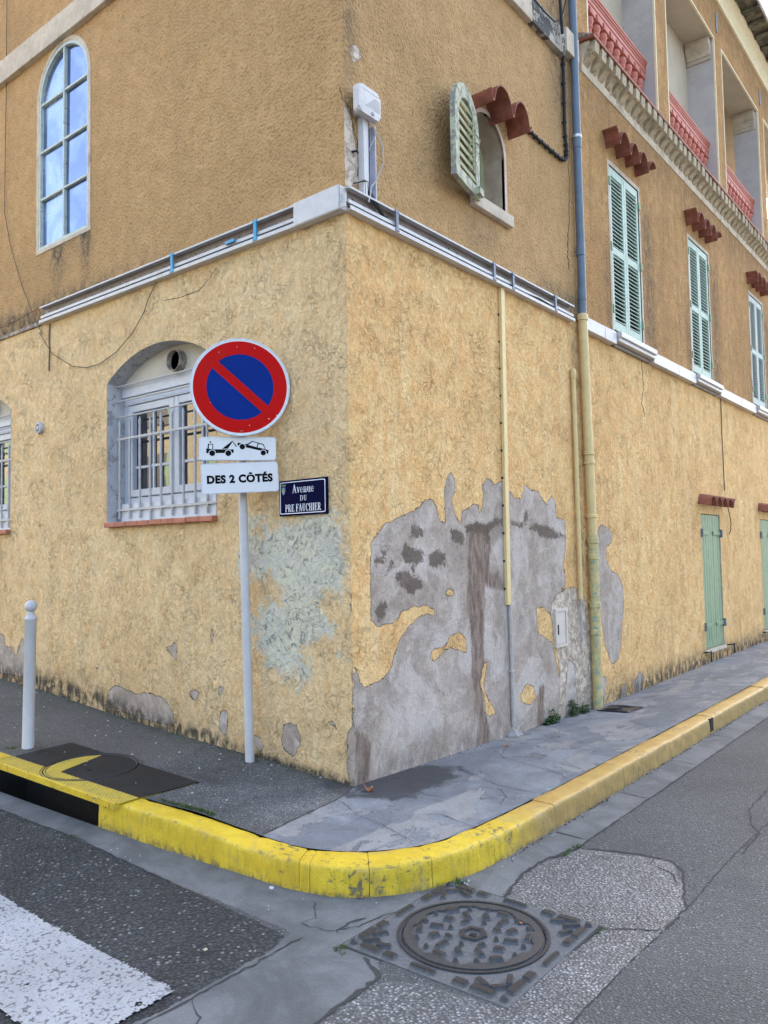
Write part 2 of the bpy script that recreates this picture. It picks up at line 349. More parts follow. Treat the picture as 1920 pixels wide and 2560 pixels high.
t=N('hazy_sky_tinted_glass'); d=t.noise(2.5,6,.65,.6); M_glassH=t.out(t.mix(t.ramp(d,.35,.65),(.18,.25,.41),(.33,.41,.55)),t.ramp(d,.4,.7,.10,.35),t.bump(t.noise(1.2,3),.15,.03),metal=.8)  # paler blue of the mirrored sky put into the tint, rougher
# ---- ground
def mat_road():
    t=N('road_surface')
    en=t.math('SUBTRACT',t.noise(7,6,.65,.4),.5); ef=t.math('SUBTRACT',t.noise(55,3,.6),.5)
    wob=t.math('ADD',t.math('MULTIPLY',en,.05),t.math('MULTIPLY',ef,.02))
    def chips(scale,dark,mid,light,amt):
        v=t.new('ShaderNodeTexVoronoi'); t.put(v.inputs['Vector'],t.co); v.inputs['Scale'].default_value=scale
        sep=t.new('ShaderNodeSeparateColor'); t.l.new(v.outputs['Color'],sep.inputs[0]); k=sep.outputs[0]
        c=t.mix(t.ramp(v.outputs['Distance'],.25,.6),t.mix(t.ramp(k,amt,amt+.15),mid,light),dark)
        return c,v.outputs['Distance'],k
    base,d0,k0=chips(95,(.056,.058,.058),(.092,.095,.096),(.21,.215,.215),.84)
    base=t.mul(base,t.ramp(t.noise(1.3,6,.6),.3,.7,.82,1.15)); base=t.mul(base,t.ramp(t.noise(420,2),.3,.7,.8,1.2))
    A,d1,k1=chips(62,(.016,.017,.018),(.046,.049,.052),(.22,.225,.23),.85)
    A=t.mul(A,t.ramp(t.noise(2.2,6,.65),.3,.7,.75,1.25))
    P,d2,k2=chips(80,(.072,.075,.078),(.150,.155,.160),(.33,.335,.34),.66)
    P=t.mul(P,t.ramp(t.noise(1.8,6,.65),.3,.7,.78,1.15))
    G=t.mix(t.ramp(t.noise(3.2,7,.65,.6),.35,.65),(.090,.094,.096),(.145,.15,.152))
    G=t.mix(t.math('MULTIPLY',t.ramp(t.noise(1.4,6,.65,.8),.5,.62),.5),G,(.062,.065,.066)); G=t.mix(t.ramp(t.noise(45,5,.7),.66,.74),G,(.21,.21,.21))
    G=t.mul(G,t.ramp(t.noise(160,3,.7),.3,.7,.84,1.12))
    mA=t.ramp(t.math('ADD',t.attr('asph'),wob),-.004,.004); mP=t.ramp(t.math('ADD',t.attr('chip'),wob),-.004,.004); mG=t.ramp(t.math('ADD',t.attr('conc'),wob),-.004,.004)
    c=t.mix(mP,base,P); c=t.mix(mA,c,A); c=t.mix(mG,c,G)
    c=t.mix(t.math('MULTIPLY',t.ramp(t.attr('damp'),0,1),t.ramp(t.noise(9,7,.7),.35,.6,.3,1.)),c,(.05,.05,.045))
    h=t.math('SUBTRACT',1.,d0); hP=t.math('MULTIPLY',t.math('SUBTRACT',1.,d2),1.2); hA=t.math('MULTIPLY',t.math('SUBTRACT',1.,d1),1.6); hG=t.math('MULTIPLY',t.noise(60,5,.7),.5)
    def fm(f,a,b):
        x=t.new('ShaderNodeMix',data_type='FLOAT'); t.put(x.inputs[0],f); t.put(x.inputs[2],a); t.put(x.inputs[3],b); return x.outputs[0]
    h=fm(mG,fm(mA,fm(mP,h,hP),hA),hG)
    nr=t.bump(h,.9,.006); nr=t.bump(t.noise(5,5,.6),.35,.02,nr)
    return t.out(c,fm(mG,fm(mP,.78,.5),.75),nr,spec=.4)
M_road=mat_road()
def mat_stripe():
    t=N('white_road_paint'); v=t.voro(70); n=t.noise(40,6,.7)
    c=t.mix(t.ramp(t.math('ADD',v,t.math('MULTIPLY',t.noise(9,5,.7),.5)),.88,1.06),(.345,.355,.365),(.12,.123,.127)); c=t.mul(c,t.ramp(t.noise(3,5,.6),.3,.7,.86,1.08))
    return t.out(c,.6,t.bump(t.math('SUBTRACT',1.,v),1.,.009),spec=.4)
M_stripe=mat_stripe()
def mat_pavA():
    t=N('exposed_aggregate_pavement'); v=t.new('ShaderNodeTexVoronoi'); t.put(v.inputs['Vector'],t.co); v.inputs['Scale'].default_value=105
    sep=t.new('ShaderNodeSeparateColor'); t.l.new(v.outputs['Color'],sep.inputs[0])
    c=t.mix(t.ramp(v.outputs['Distance'],.25,.6),t.mix(t.ramp(sep.outputs[0],.45,1.15),(.145,.142,.14),(.36,.35,.34)),(.075,.074,.072))
    c=t.mul(c,t.ramp(t.noise(1.6,6,.65,.5),.3,.7,.65,1.2)); c=t.mul(c,t.ramp(t.noise(11,6,.7,.4),.35,.65,.82,1.1))
    old=t.ramp(t.math('ADD',t.attr('old'),t.math('MULTIPLY',t.math('SUBTRACT',t.noise(3,6,.6),.5),.5)),-.1,.1)
    c=t.mix(t.math('MULTIPLY',old,.6),c,t.mul((.085,.078,.066),t.ramp(t.noise(50,5,.7),.3,.7,.7,1.5)))
    c=t.mix(t.math('MULTIPLY',t.attr('moss'),t.ramp(t.noise(30,7,.75),.42,.6),clamp=True),c,(.045,.06,.025))
    c=t.mix(t.math('MULTIPLY',t.ramp(t.attr('damp'),0,1),t.ramp(t.noise(12,7,.7),.3,.55,.35,1.),clamp=True),c,(.045,.042,.042))
    h=t.math('ADD',t.math('SUBTRACT',1.,v.outputs['Distance']),t.math('MULTIPLY',t.noise(8,4),.8))
    return t.out(c,.8,t.bump(h,.8,.005),spec=.35)
M_pavA=mat_pavA()
def mat_pavC():
    t=N('patched_smooth_concrete_pavement'); 
    c=t.mix(t.ramp(t.noise(2.1,6,.6,.9),.38,.62),(.155,.165,.178),(.215,.226,.238)); 
    wv=t.map((1.6,.8,1)); n=t.noise(1.5,4,.55,1.1,vec=wv)
    lay=t.ramp(n,.53,.535); c=t.mix(lay,c,(.245,.238,.23)); ed=t.ramp(t.math('ABSOLUTE',t.math('SUBTRACT',n,.532)),.0035,.001); 
    n3=t.noise(2.3,4,.6,1.4,vec=t.map((1,1,1),(0,0,0),(4,7,0))); sp=t.ramp(n3,.615,.622); c=t.mix(sp,c,t.mix(t.ramp(t.noise(60,5,.7),.4,.6),(.10,.105,.11),(.19,.19,.183)))
    n4=t.noise(.9,3,.5,.8,vec=t.map((2.2,.7,1),(0,0,.3),(3,2,0))); c=t.mix(t.math('MULTIPLY',t.ramp(n4,.55,.555),.7),c,(.135,.145,.16))
    c=t.mix(t.math('MULTIPLY',ed,.7),c,(.04,.04,.045)); c=t.mix(t.math('MULTIPLY',t.ramp(t.math('ABSOLUTE',t.math('SUBTRACT',n3,.618)),.004,.0015),.6),c,(.08,.08,.085))
    c=t.mul(c,t.ramp(t.noise(90,5,.7),.3,.7,.78,1.14)); c=t.mul(c,t.ramp(t.noise(5,7,.7,.5),.35,.65,.84,1.08)); c=t.mix(t.math('MULTIPLY',t.ramp(t.noise(14,7,.72),.62,.72),.5),c,(.115,.118,.12))
    dm=t.attr('damp'); c=t.mix(t.math('MULTIPLY',t.ramp(t.math('ADD',dm,t.math('MULTIPLY',t.math('SUBTRACT',t.noise(4,7,.7,1.2),.5),1.4)),.35,.6),.92),c,(.032,.033,.036))
    h=t.math('ADD',t.math('MULTIPLY',lay,.6),t.math('ADD',t.math('MULTIPLY',sp,-.8),t.math('MULTIPLY',t.noise(38,6,.7),.45)))
    return t.out(c,.72,t.bump(h,.7,.005),spec=.35)
M_pavC=mat_pavC()
def mat_kerb():
    t=N('yellow_kerb_paint')
    bright=t.ramp(t.attr('fresh'),0,1); worn=t.math('SUBTRACT',1.,bright)
    y1=t.mix(t.ramp(t.noise(6,6,.65),.35,.65),(.68,.475,.028),(.58,.385,.018)); y2=t.mix(t.ramp(t.noise(6,6,.65),.35,.65),(.55,.35,.10),(.45,.265,.065))
    c=t.mix(bright,y2,y1); c=t.mix(t.math('MULTIPLY',t.math('MULTIPLY',t.attr('block'),worn),.45),c,(.40,.26,.05))
    front=t.ramp(t.attr('front'),.3,.7)
    st=t.noise(24,6,.7,.3,vec=t.map((1.6,1.6,.30))); k=t.math('MULTIPLY',t.ramp(st,.47,.6),front); k=t.math('MULTIPLY',k,t.math('ADD',.38,t.math('MULTIPLY',worn,.55)))
    c=t.mix(k,c,t.mix(bright,(.26,.18,.07),(.33,.25,.03)))
    ch=t.ramp(t.math('ADD',t.noise(26,8,.78,.6),t.math('MULTIPLY',t.noise(2.6,3),.5)),.865,.90,0,.85); c=t.mix(ch,c,(.09,.095,.085))
    c=t.mul(c,t.ramp(t.noise(130,3,.7),.3,.7,.9,1.08))
    c=t.mix(t.math('MULTIPLY',t.math('MULTIPLY',front,worn),t.ramp(t.noise(7,6,.7,.5,vec=t.map((1,1,.6))),.35,.6,.35,.8)),c,(.30,.20,.065))
    eg=t.ramp(t.math('ABSOLUTE',t.math('SUBTRACT',t.attr('front'),.45)),.40,.1); c=t.mix(t.math('MULTIPLY',eg,t.ramp(t.noise(17,8,.76,.7),.54,.62,0,.75),clamp=True),c,(.15,.13,.085))
    tp=t.ramp(t.noise(5,7,.68,.8),.52,.68,0,.45); c=t.mix(tp,c,(.34,.25,.10))
    lowd=t.ramp(t.attr('low'),0,1); c=t.mix(t.math('MULTIPLY',lowd,t.ramp(t.noise(22,7,.75,.6,vec=t.map((1,1,.5))),.4,.62),clamp=True),c,(.10,.085,.06))
    h=t.math('ADD',t.math('MULTIPLY',t.noise(45,6,.7),.8),t.math('MULTIPLY',ch,-.8)); h=t.math('ADD',h,t.math('MULTIPLY',t.noise(6,4,.6),1.6))
    return t.out(c,.55,t.bump(h,.6,.006),spec=.4)
M_kerb=mat_kerb()
M_gap=simple('joint_shadow_dirt',(.035,.034,.032),.95,ns=60)
t=N('cover_iron'); gx=t.new('ShaderNodeTexBrick'); t.put(gx.inputs['Vector'],t.map((1,1,1))); gx.inputs['Scale'].default_value=1; gx.inputs['Brick Width'].default_value=.030; gx.inputs['Row Height'].default_value=.014; gx.inputs['Mortar Size'].default_value=.0025
gx.inputs['Color1'].default_value=(1,1,1,1);gx.inputs['Color2'].default_value=(1,1,1,1);gx.inputs['Mortar'].default_value=(0,0,0,1)
b=gx.outputs['Color']; c=t.mix(b,(.006,.006,.007),(.017,.017,.018)); c=t.mul(c,t.ramp(t.noise(5,6,.65),.3,.7,.7,1.3))
py=t.ramp(t.math('ADD',t.attr('paint'),t.math('MULTIPLY',t.math('SUBTRACT',t.noise(40,4,.7),.5),.02)),-.002,.002); yc=t.mix(b,(.34,.24,.03),t.mix(t.ramp(t.noise(7,5,.7),.4,.65),(.70,.51,.05),(.52,.40,.09)))
yc=t.mix(t.math('MULTIPLY',t.ramp(t.noise(30,7,.75),.56,.64),.6),yc,(.12,.10,.05))
c=t.mix(py,c,yc); M_cover=t.out(c,.7,t.bump(b,.9,.004),spec=.3)
t=N('cast_iron'); n=t.noise(70,5,.7); hz=t.new('ShaderNodeSeparateXYZ'); t.l.new(t.co,hz.inputs[0])
c=t.mix(t.ramp(t.attr('dust'),0,1),(.024,.024,.026),(.100,.103,.105)); c=t.mul(c,t.ramp(n,.3,.7,.75,1.25)); c=t.mix(t.math('MULTIPLY',t.ramp(t.noise(9,6,.7),.6,.75),.3),c,(.09,.07,.055))
M_cast=t.out(c,t.ramp(t.attr('dust'),0,1,.42,.85),t.bump(n,.4,.002),metal=.0,spec=.5)
M_green=simple('weed_leaf',(.045,.10,.025),.6,ns=40,var=.4)
M_moss=simple('moss',(.06,.10,.02),.9,ns=60,var=.5)
M_leaf=simple('dead_leaf',(.36,.15,.07),.7,ns=40,var=.3)
M_stonech=simple('stone_chip',(.45,.45,.44),.8)
M_bush=simple('shrub_leaf',(.06,.09,.03),.6,ns=5,var=.5)

# ================================================================== ground heights
WB=([-1,0,.34,.95,1.44,1.92,2.8,3.66,4.9,7.3,10.5,40],[0,0,-.009,-.022,-.033,-.048,-.066,-.088,-.09,-.075,-.075,-.075])
WL=([-40,-14,-4.6,-3.9,-2.9,-2.1,-1.58,-1.04,-.44,0],[1.3,.85,.296,.262,.178,.121,.09,.062,.026,0])
KL=([-40,-14,-5,-2.1,-.75,-.3,0,.25],[1.2,.6,.18,.09,.065,.045,.02,0])
def zs(V):
    x,y=V[:,0],V[:,1]
    right=np.interp(y,*WB)*np.clip(1-x/1.04,0,1)
    tl=np.clip(-y/1.1,0,1); left=np.interp(x,*WL)*(1-tl)+np.interp(x,*KL)*tl
    return np.where((x<-.06)|((x<=0)&(y<=0)),left,np.where(y<0,np.interp(x,*KL)*tl,right))
def zr(V):
    x,y=V[:,0],V[:,1]
    z=-.135+.035*ss(-x,0,1.0)*ss(-y,.9,1.1)+.02*np.clip(-x-3,0,60)*ss(-y,.9,1.1)
    return z-.012*ss(np.maximum(x-1.19,0),0,.22)*ss(y,-1,-.4)
def z1(f,x,y): return float(f(np.array([[x,y]]))[0])

# ---- road: one sheet, dense near the corner and out to the horizon
def graded(a,b,step,far):
    c=list(np.arange(a,b,step)); s=step; p=b; hi=[]
    while p<far: hi.append(p); s*=1.35; p+=s
    hi.append(far); s=step; p=a; lo=[]
    while p>-far:
        s*=1.35; p-=s; lo.append(max(p,-far))
    return np.array(sorted(set(lo))+c+hi)
gx_=graded(-2.9,3.2,.03,260); gy_=graded(-3.4,3.0,.03,260)
gx_=np.unique(np.r_[gx_,-2.9,-.95]); gy_=np.unique(np.r_[gy_,-1.205,-.62])
X,Y=np.meshgrid(gx_,gy_); V=np.c_[X.ravel(),Y.ravel()]; nx,ny=len(gx_),len(gy_)
I=np.arange(nx*ny).reshape(ny,nx); Q=np.c_[I[:-1,:-1].ravel(),I[:-1,1:].ravel(),I[1:,1:].ravel(),I[1:,:-1].ravel()]
cc=V[Q].mean(1)
hole=(cc[:,0]>-2.9)&(cc[:,0]<-.95)&(cc[:,1]>-1.205)&(cc[:,1]<-.62)
mh=(cc[:,0]>1.14)&(cc[:,0]<1.86)&(cc[:,1]>-1.36)&(cc[:,1]<-.62)
Q=Q[~(hole|mh)]
Z=zr(V); Z+= .004*vnoise(V,1.3,3)*(np.abs(V).max(1)<8)
me=bpy.data.meshes.new('road'); me.from_pydata(np.c_[V,Z].tolist(),[],Q.tolist())
def setattr_(me,n,v): a=me.attributes.new(n,'FLOAT','POINT'); a.data.foreach_set('value',np.ascontiguousarray(v,dtype=np.float32))
asph=sdf(V,[(-60,-40),(.92,-40),(.93,-1.6),(.86,-1.45),(.55,-1.42),(0,-1.39),(-1.4,-1.39),(-60,-1.39)])
conc=np.maximum.reduce([sdf(V,[(-60,-1.39),(0,-1.39),(.86,-1.40),(.90,-1.58),(.91,-2.1),(.85,-2.6),(.8,-4),(1.30,-4),(1.40,-1.80),(1.38,-1.46),(1.30,-1.38),(1.1,-1.30),(1.14,-.60),(1.39,-.56),(1.33,-.30),(1.33,-.16),(1.40,.20),(1.40,40),(.9,40),(.9,-1.0),(-60,-1.0)])])
chip=np.maximum(sdf(V,[(1.40,-.56),(1.34,-.30),(1.34,-.16),(1.42,.22),(1.86,.33),(2.03,.02),(2.11,-.2),(2.10,-.45),(2.09,-1.3),(1.98,-2.2),(1.75,-4),(1.2,-4),(1.40,-1.8),(1.42,-1.47),(1.56,-1.41),(1.86,-1.38),(1.87,-.6)]),-9)
damp=.9*ss(-(np.hypot(V[:,0]-1.17,(V[:,1]+.60))),-.16,0)
for n_,v_ in (('asph',asph),('conc',conc),('chip',chip),('damp',damp)): setattr_(me,n_,v_)
road=finish('road',me,M_road,None,True); tag(road,kind='structure')

# ---- zebra stripe (thick road paint, ragged edges)
st_poly=[(-6,-1.995),(.85,-1.995),(.872,-2.45),(-6,-2.45)]
gx2=np.arange(-3,1.0,.008); gy2=np.arange(-2.55,-1.9,.008); X,Y=np.meshgrid(gx2,gy2); V=np.c_[X.ravel(),Y.ravel()]
I=np.arange(len(V)).reshape(len(gy2),len(gx2)); Q=np.c_[I[:-1,:-1].ravel(),I[:-1,1:].ravel(),I[1:,1:].ravel(),I[1:,:-1].ravel()]
cc=V[Q].mean(1); k=sdf(cc,st_poly)+-.002+.007*vnoise(cc,30,5)+.004*rng.uniform(-1,1,len(cc))>0; k&=~((vnoise(cc,16,9)>.62)&(rng.random(len(cc))>.35))
Q=Q[k]; me=bpy.data.meshes.new('s'); me.from_pydata(np.c_[V,zr(V)+.0075+.0015*rng.random(len(V))+.004*vnoise(V,1.3,3)].tolist(),[],Q.tolist())
bm=bmesh.new(); bm.from_mesh(me); bmesh.ops.delete(bm,geom=[v for v in bm.verts if not v.link_faces],context='VERTS'); bm.to_mesh(me); bm.free()
tag(finish('crosswalk_stripe',me,M_stripe,None,True),kind='structure')

# ---- kerb lines (inner, outer)
KP=[((-14,-1.10),(-14,-1.245)),((-5,-1.09),(-5,-1.235)),((-2.9,-1.08),(-2.9,-1.225)),((-.95,-1.065),(-.93,-1.205)),((-.55,-1.03),(-.48,-1.17)),((-.3,-.99),(-.2,-1.135)),((.19,-.958),(.24,-1.115)),((.45,-.952),(.53,-1.10)),((.69,-.86),(.81,-1.015)),((.875,-.69),(1.015,-.81)),((.975,-.49),(1.12,-.55)),((1.012,-.22),(1.162,-.25)),((1.028,.2),(1.177,.2)),((1.04,.8),(1.187,.8)),((1.04,5),(1.19,5)),((1.04,30),(1.19,30))]
def resamp(n0,n1,per=6):
    P=[np.r_[a,b] for a,b in KP[n0:n1]]; out=[]
    for i in range(len(P)-1):
        p0=P[max(i-1,0)];p1=P[i];p2=P[i+1];p3=P[min(i+2,len(P)-1)]
        L=np.hypot(*(p2-p1)[:2]); lin=L>1.5
        k=max(2,int(L/.05)) if not lin else int(L/.1)
        for j in range(k):
            t=j/k
            if lin: q=p1*(1-t)+p2*t
            else: q=.5*(2*p1+(p2-p0)*t+(2*p0-5*p1+4*p2-p3)*t*t+(3*p1-p0-3*p2+p3)*t**3) if np.hypot(*(p1-p0)[:2])<1.5 and np.hypot(*(p3-p2)[:2])<1.5 else p1*(1-t)+p2*t
            out.append(q)
    out.append(P[-1]); return np.array(out)
def kerb_z(x,y): 
    return np.interp(x,*KL) if y<-.6 else 0.
def kerb_mesh(line,joints,mb_attr,gap=.0012):
    """sweep the kerb section along the line, with a small gap at every joint"""
    s=np.r_[0,np.cumsum(np.hypot(*np.diff(line[:,:2],axis=0).T))]
    js=[s[0]]+sorted(joints)+[s[-1]]; vs=[];fs=[];fresh=[];front=[];low=[];blk=[]
    for a,b in zip(js[:-1],js[1:]):
        g0=gap if a>s[0] else 0; g1=gap if b<s[-1] else 0
        L=b-a; k=max(2,int(L/.04)); tt=np.linspace(a+g0,b-g1,k+1); base=len(vs); M_=None
        h=rng.uniform(-.004,.004); bt=rng.uniform(0,1)
        for ti,t_ in enumerate(tt):
            q=np.array([np.interp(t_,s,line[:,c]) for c in range(4)]); i_,o_=q[:2],q[2:]; z=kerb_z(*o_)+h+.002
            zb=z1(zr,*(o_+(o_-i_)*.2))-.05; e=o_-i_; n=e/np.hypot(*e); Hh=z-zb
            end=min(ti,len(tt)-1-ti)==0; sh=.0022 if end else 0
            prof=[(i_-n*.005,z-.08,0,0,0),(i_,z-.004-sh,0,0,0),(i_+n*.006,z-sh,0,0,0),(i_+n*.05,z+.001-sh,0,0,0),(i_+e*.62,z-sh,0,0,0),(o_-n*.020,z-.001-sh,0,0,0),(o_-n*(.009+sh),z-.005-sh,0,.3,0),(o_-n*(.003+sh),z-.013,0,.6,0),(o_-n*sh,z-.026,0,1,0)]
            for kk in range(1,7):
                f_=kk/6; prof.append((o_+n*(.008*f_-sh),z-.026-(Hh-.026)*f_,0,1,max(0,(f_-.45)/.3)))
            M_=len(prof)
            fr=float(ss(np.array([t_]),0,.01)[0])
            for p,zz,_,f_,l_ in prof:
                jit=.0022*math.sin(31*p[0]+17*zz*3)*math.cos(27*p[1]); vs.append((p[0]+n[0]*jit,p[1]+n[1]*jit,zz+jit*.7))
                fresh.append(1-float(ss(np.array([p[1]]),-.3,.55)[0])); front.append(f_); low.append(min(1,l_)); blk.append(bt)
        for r_ in range(len(tt)-1):
            for c_ in range(M_-1):
                A=base+r_*M_+c_; fs.append((A,A+1,A+1+M_,A+M_))
        fs.append(tuple(base+c_ for c_ in range(M_))[::-1]); fs.append(tuple(base+(len(tt)-1)*M_+c_ for c_ in range(M_)))
    Q_=np.array(vs); a_=np.c_[Q_[:,0]+Q_[:,2]*1.3,Q_[:,1]+Q_[:,2]*2.1]; d_=.0042*vnoise(a_,9,31,4)+.0022*vnoise(a_,37,41,2)
    edge_=np.exp(-((np.array(front)-.45)/.25)**2)*np.clip(vnoise(a_,15,51,3)-.25,0,1)*.03
    Q_[:,2]+=d_-edge_*.6; Q_[:,0]-=d_*.5+edge_*.4; Q_[:,1]+=d_*.5+edge_*.4; vs=Q_.tolist()
    return vs,fs,fresh,front,low,blk
def make_kerb(name,line,joints):
    vs,fs,fr,fo,lo,bk=kerb_mesh(line,joints,None)
    me=bpy.data.meshes.new(name); me.from_pydata(vs,[],fs)
    for n_,v_ in (('fresh',fr),('front',fo),('low',lo),('block',bk)): setattr_(me,n_,np.array(v_))
    bm=bmesh.new(); bm.from_mesh(me); bmesh.ops.recalc_face_normals(bm,faces=bm.faces[:]); bm.to_mesh(me); bm.free()
    o=finish(name,me,M_kerb,None,True)
    try: me.set_sharp_from_angle(angle=R(50))
    except Exception: pass
    tag(o,kind='structure'); return o
KLn=resamp(3,len(KP)); sL=np.r_[0,np.cumsum(np.hypot(*np.diff(KLn[:,:2],axis=0).T))]
def s_at(x,y): return sL[np.argmin(np.hypot(KLn[:,2]-x,KLn[:,3]-y))]
jp=[(.22,-1.12),(.60,-1.09),(.66,-1.075),(.90,-.95),(1.09,-.66),(1.165,-.25)]
js=[s_at(*p) for p in jp]+[s_at(1.187,y) for y in (.42,1.36,2.27,3.28,3.40,4.28,5.25,6.2,7.2,8.2,9.2,10.2,11.2,12.2,13.2)]
make_kerb('kerb',KLn,js)
make_kerb('kerb',resamp(0,3),[2,3,4,5,6,7,8,9,10,11])
# dark slot of a drain in the kerb face + joint backing
mb=MB(); mb.box(1.10,1.1935,3.30,3.385,-.115,-.005); tag(mb.build('kerb_drain_slot',M_dark),kind='structure')

# ---- gutter joints, cracks as thin ribbons of dirt
def ribbon(mb,pts,wd,zf,dz=.0025,jit=.008,seed=1):
    rg=np.random.default_rng(seed); P=[]
    for a,b in zip(pts[:-1],pts[1:]):
        a,b=np.array(a,float),np.array(b,float); k=max(1,int(np.hypot(*(b-a))/.03)); P+=[a+(b-a)*t/k for t in range(k)]
    P.append(np.array(pts[-1],float)); P=np.array(P); P[1:-1]+=rg.normal(0,jit,P[1:-1].shape)*.6
    T=np.gradient(P,axis=0); T/=np.maximum(np.hypot(*T.T),1e-9)[:,None]; Nn=np.c_[-T[:,1],T[:,0]]
    W=wd*rg.uniform(.35,1.3,len(P)); W[0]*=.3; W[-1]*=.3
    A=P+Nn*W[:,None]/2; B=P-Nn*W[:,None]/2; z=zf(P)+dz
    vs=[(*a,zz) for a,zz in zip(A,z)]+[(*b,zz) for b,zz in zip(B,z)]; n=len(P)
    mb.add(vs,[(i,i+1,n+i+1,n+i) for i in range(n-1)])
zrn=lambda P:zr(P)+.004*vnoise(P,1.3,3)
mb=MB()
W2=lambda pts,z=-.145:[tuple(onZ(p,z)[:2]) for p in pts]
ribbon(mb,[(-14,-1.39),(-2,-1.392),(0,-1.39)],.010,zrn,seed=2)
ribbon(mb,[(1.40,.25),(1.40,2),(1.402,6),(1.405,20)],.011,zrn,seed=3,jit=.004)
for i,y in enumerate((.35,1.28,1.33+.95,3.3,4.3,5.3,6.3)): ribbon(mb,[(1.19,y-.01),(1.40,y+.01)],.010,zrn,seed=10+i,jit=.003)
ribbon(mb,[(1.405,.24),(1.33,-.12),(1.34,-.3),(1.40,-.57)],.018,zrn,seed=4)
ribbon(mb,[(1.17,-.60),(1.26,-.60),(1.40,-.57)],.012,zrn,seed=5)
ribbon(mb,[(1.45,.23),(1.62,.30),(1.86,.33),(1.96,.22),(2.03,.02),(2.11,-.2),(2.105,-.45)],.013,zrn,seed=6)
ribbon(mb,[(1.78,.33),(1.80,.22),(1.92,.17),(2.0,.06)],.007,zrn,seed=7)
ribbon(mb,[(1.88,-.605),(2.0,-.52),(2.105,-.45)],.009,zrn,seed=8)
ribbon(mb,W2([zG(1659,110),zG(1590,180),zG(1600,240),zG(1630,270),zG(1560,350)]),.010,zrn,seed=9)
ribbon(mb,[(2.11,-.2),(2.10,.6),(2.12,1.2),(2.10,3),(2.12,8)],.006,zrn,seed=19,jit=.004)
ribbon(mb,[(2.10,-.45),(2.09,-1.3),(1.98,-2.2),(1.8,-3.4)],.006,zrn,seed=20,jit=.004)
ribbon(mb,[(.93,-1.42),(.93,-1.8),(.93,-2.2),(.86,-2.6)],.010,zrn,seed=21)
ribbon(mb,[(.93,-1.98),(1.05,-2.05),(1.2,-2.2)],.006,zrn,seed=22)
ribbon(mb,[(1.40,-3.4),(1.40,-1.8),(1.38,-1.47),(1.24,-1.39)],.020,zrn,seed=23)
ribbon(mb,[(.72,-1.13),(.80,-1.2),(.85,-1.25),(.83,-1.33)],.006,zrn,seed=24)
ribbon(mb,[(.83,-1.33),(.98,-1.31),(1.05,-1.2),(1.08,-1.05),(1.13,-.95)],.006,zrn,seed=25)
ribbon(mb,[(1.02,-1.30),(.99,-1.2),(1.03,-1.12)],.014,zrn,seed=26)
ribbon(mb,[(1.11,-1.40),(1.11,-1.1),(1.13,-.8),(1.15,-.6)],.014,zrn,seed=27)
tag(mb.build('road_cracks',M_gap,fix=False),kind='structure')

# ---- pavements
inner=[tuple(p[:2]) for p in resamp(0,len(KP))]
seam=[(0,0),(.045,-.10),(.107,-.30),(.16,-.72),(.195,-.958)]
insideL=[p for p in inner if p[0]<.19 and p[1]<-.9]; insideR=[p for p in inner if not(p[0]<.19 and p[1]<-.9)]
outA=[(-14,.03),(0,.03)]+seam+insideL[::-1][0:]
hole_cov=[(-2.90,-1.30),(-.72,-1.30),(-.72,-.635),(-2.205,-.635),(-2.205,-1.0),(-2.9,-1.0)]
# outline must go round the cover opening: cut it with a notch
ins2=[p for p in insideL if p[0]>-.72][::-1]; ins3=[p for p in insideL if p[0]<-2.9][::-1]
outA=[(-14,.03),(0,.03)]+seam+ins2+[(-.72,-1.045),(-.72,-.635),(-2.205,-.635),(-2.205,-1.075),(-2.9,-1.08)]+ins3
def mossA(V): return np.clip(.9*ss(V[:,1],-.16,0)*(V[:,0]<-.1)+.8*ss(-np.abs(V[:,1]+.97+(.06*(V[:,0]<-.5))),-.06,-.01)*(V[:,0]<.2)*(V[:,0]>-.75)+.5*ss(-(np.hypot(V[:,0]+2.3,V[:,1]+.9)),-.25,-.05),0,1)
def dampA(V): return np.clip(ss(-np.hypot((V[:,0]+.02)*1.0,(V[:,1]+.07)*1.5),-.24,-.08)*1.2+.8*ss(-np.hypot((V[:,0]+.75)*.8,(V[:,1]+.55)*2.0),-.2,-.05),0,1)
cdt_sheet('asphalt_pavement',M_pavA,outA,[],LF,.05,{'moss':mossA,'damp':dampA,'old':lambda V:(-1.35-V[:,0])-.3*(V[:,1]+.5)},zfun=lambda V:zs(V)+.002+.003*vnoise(V,2.5,8),smooth=True)['kind']='structure'
outC=[(-.03,.0)]+[(-.03,30)]+insideR[::-1]+seam[::-1]
def dampC(V): return .95*ss(-np.hypot((V[:,0]-.17)*.9,(V[:,1]-.30)*.50),-.42,-.05)
cdt_sheet('concrete_pavement',M_pavC,outC,[],LF,.07,{'damp':dampC},zfun=lambda V:zs(V)+.003+.002*vnoise(V,2.2,18),smooth=True)['kind']='structure'
mb=MB(); zp=lambda P:zs(P)+.003+.002*vnoise(P,2.2,18)
W0=lambda pts:[tuple(onZ(p,-.01)[:2]) for p in pts]
ribbon(mb,seam,.009,zp,.004,seed=31,jit=.004)
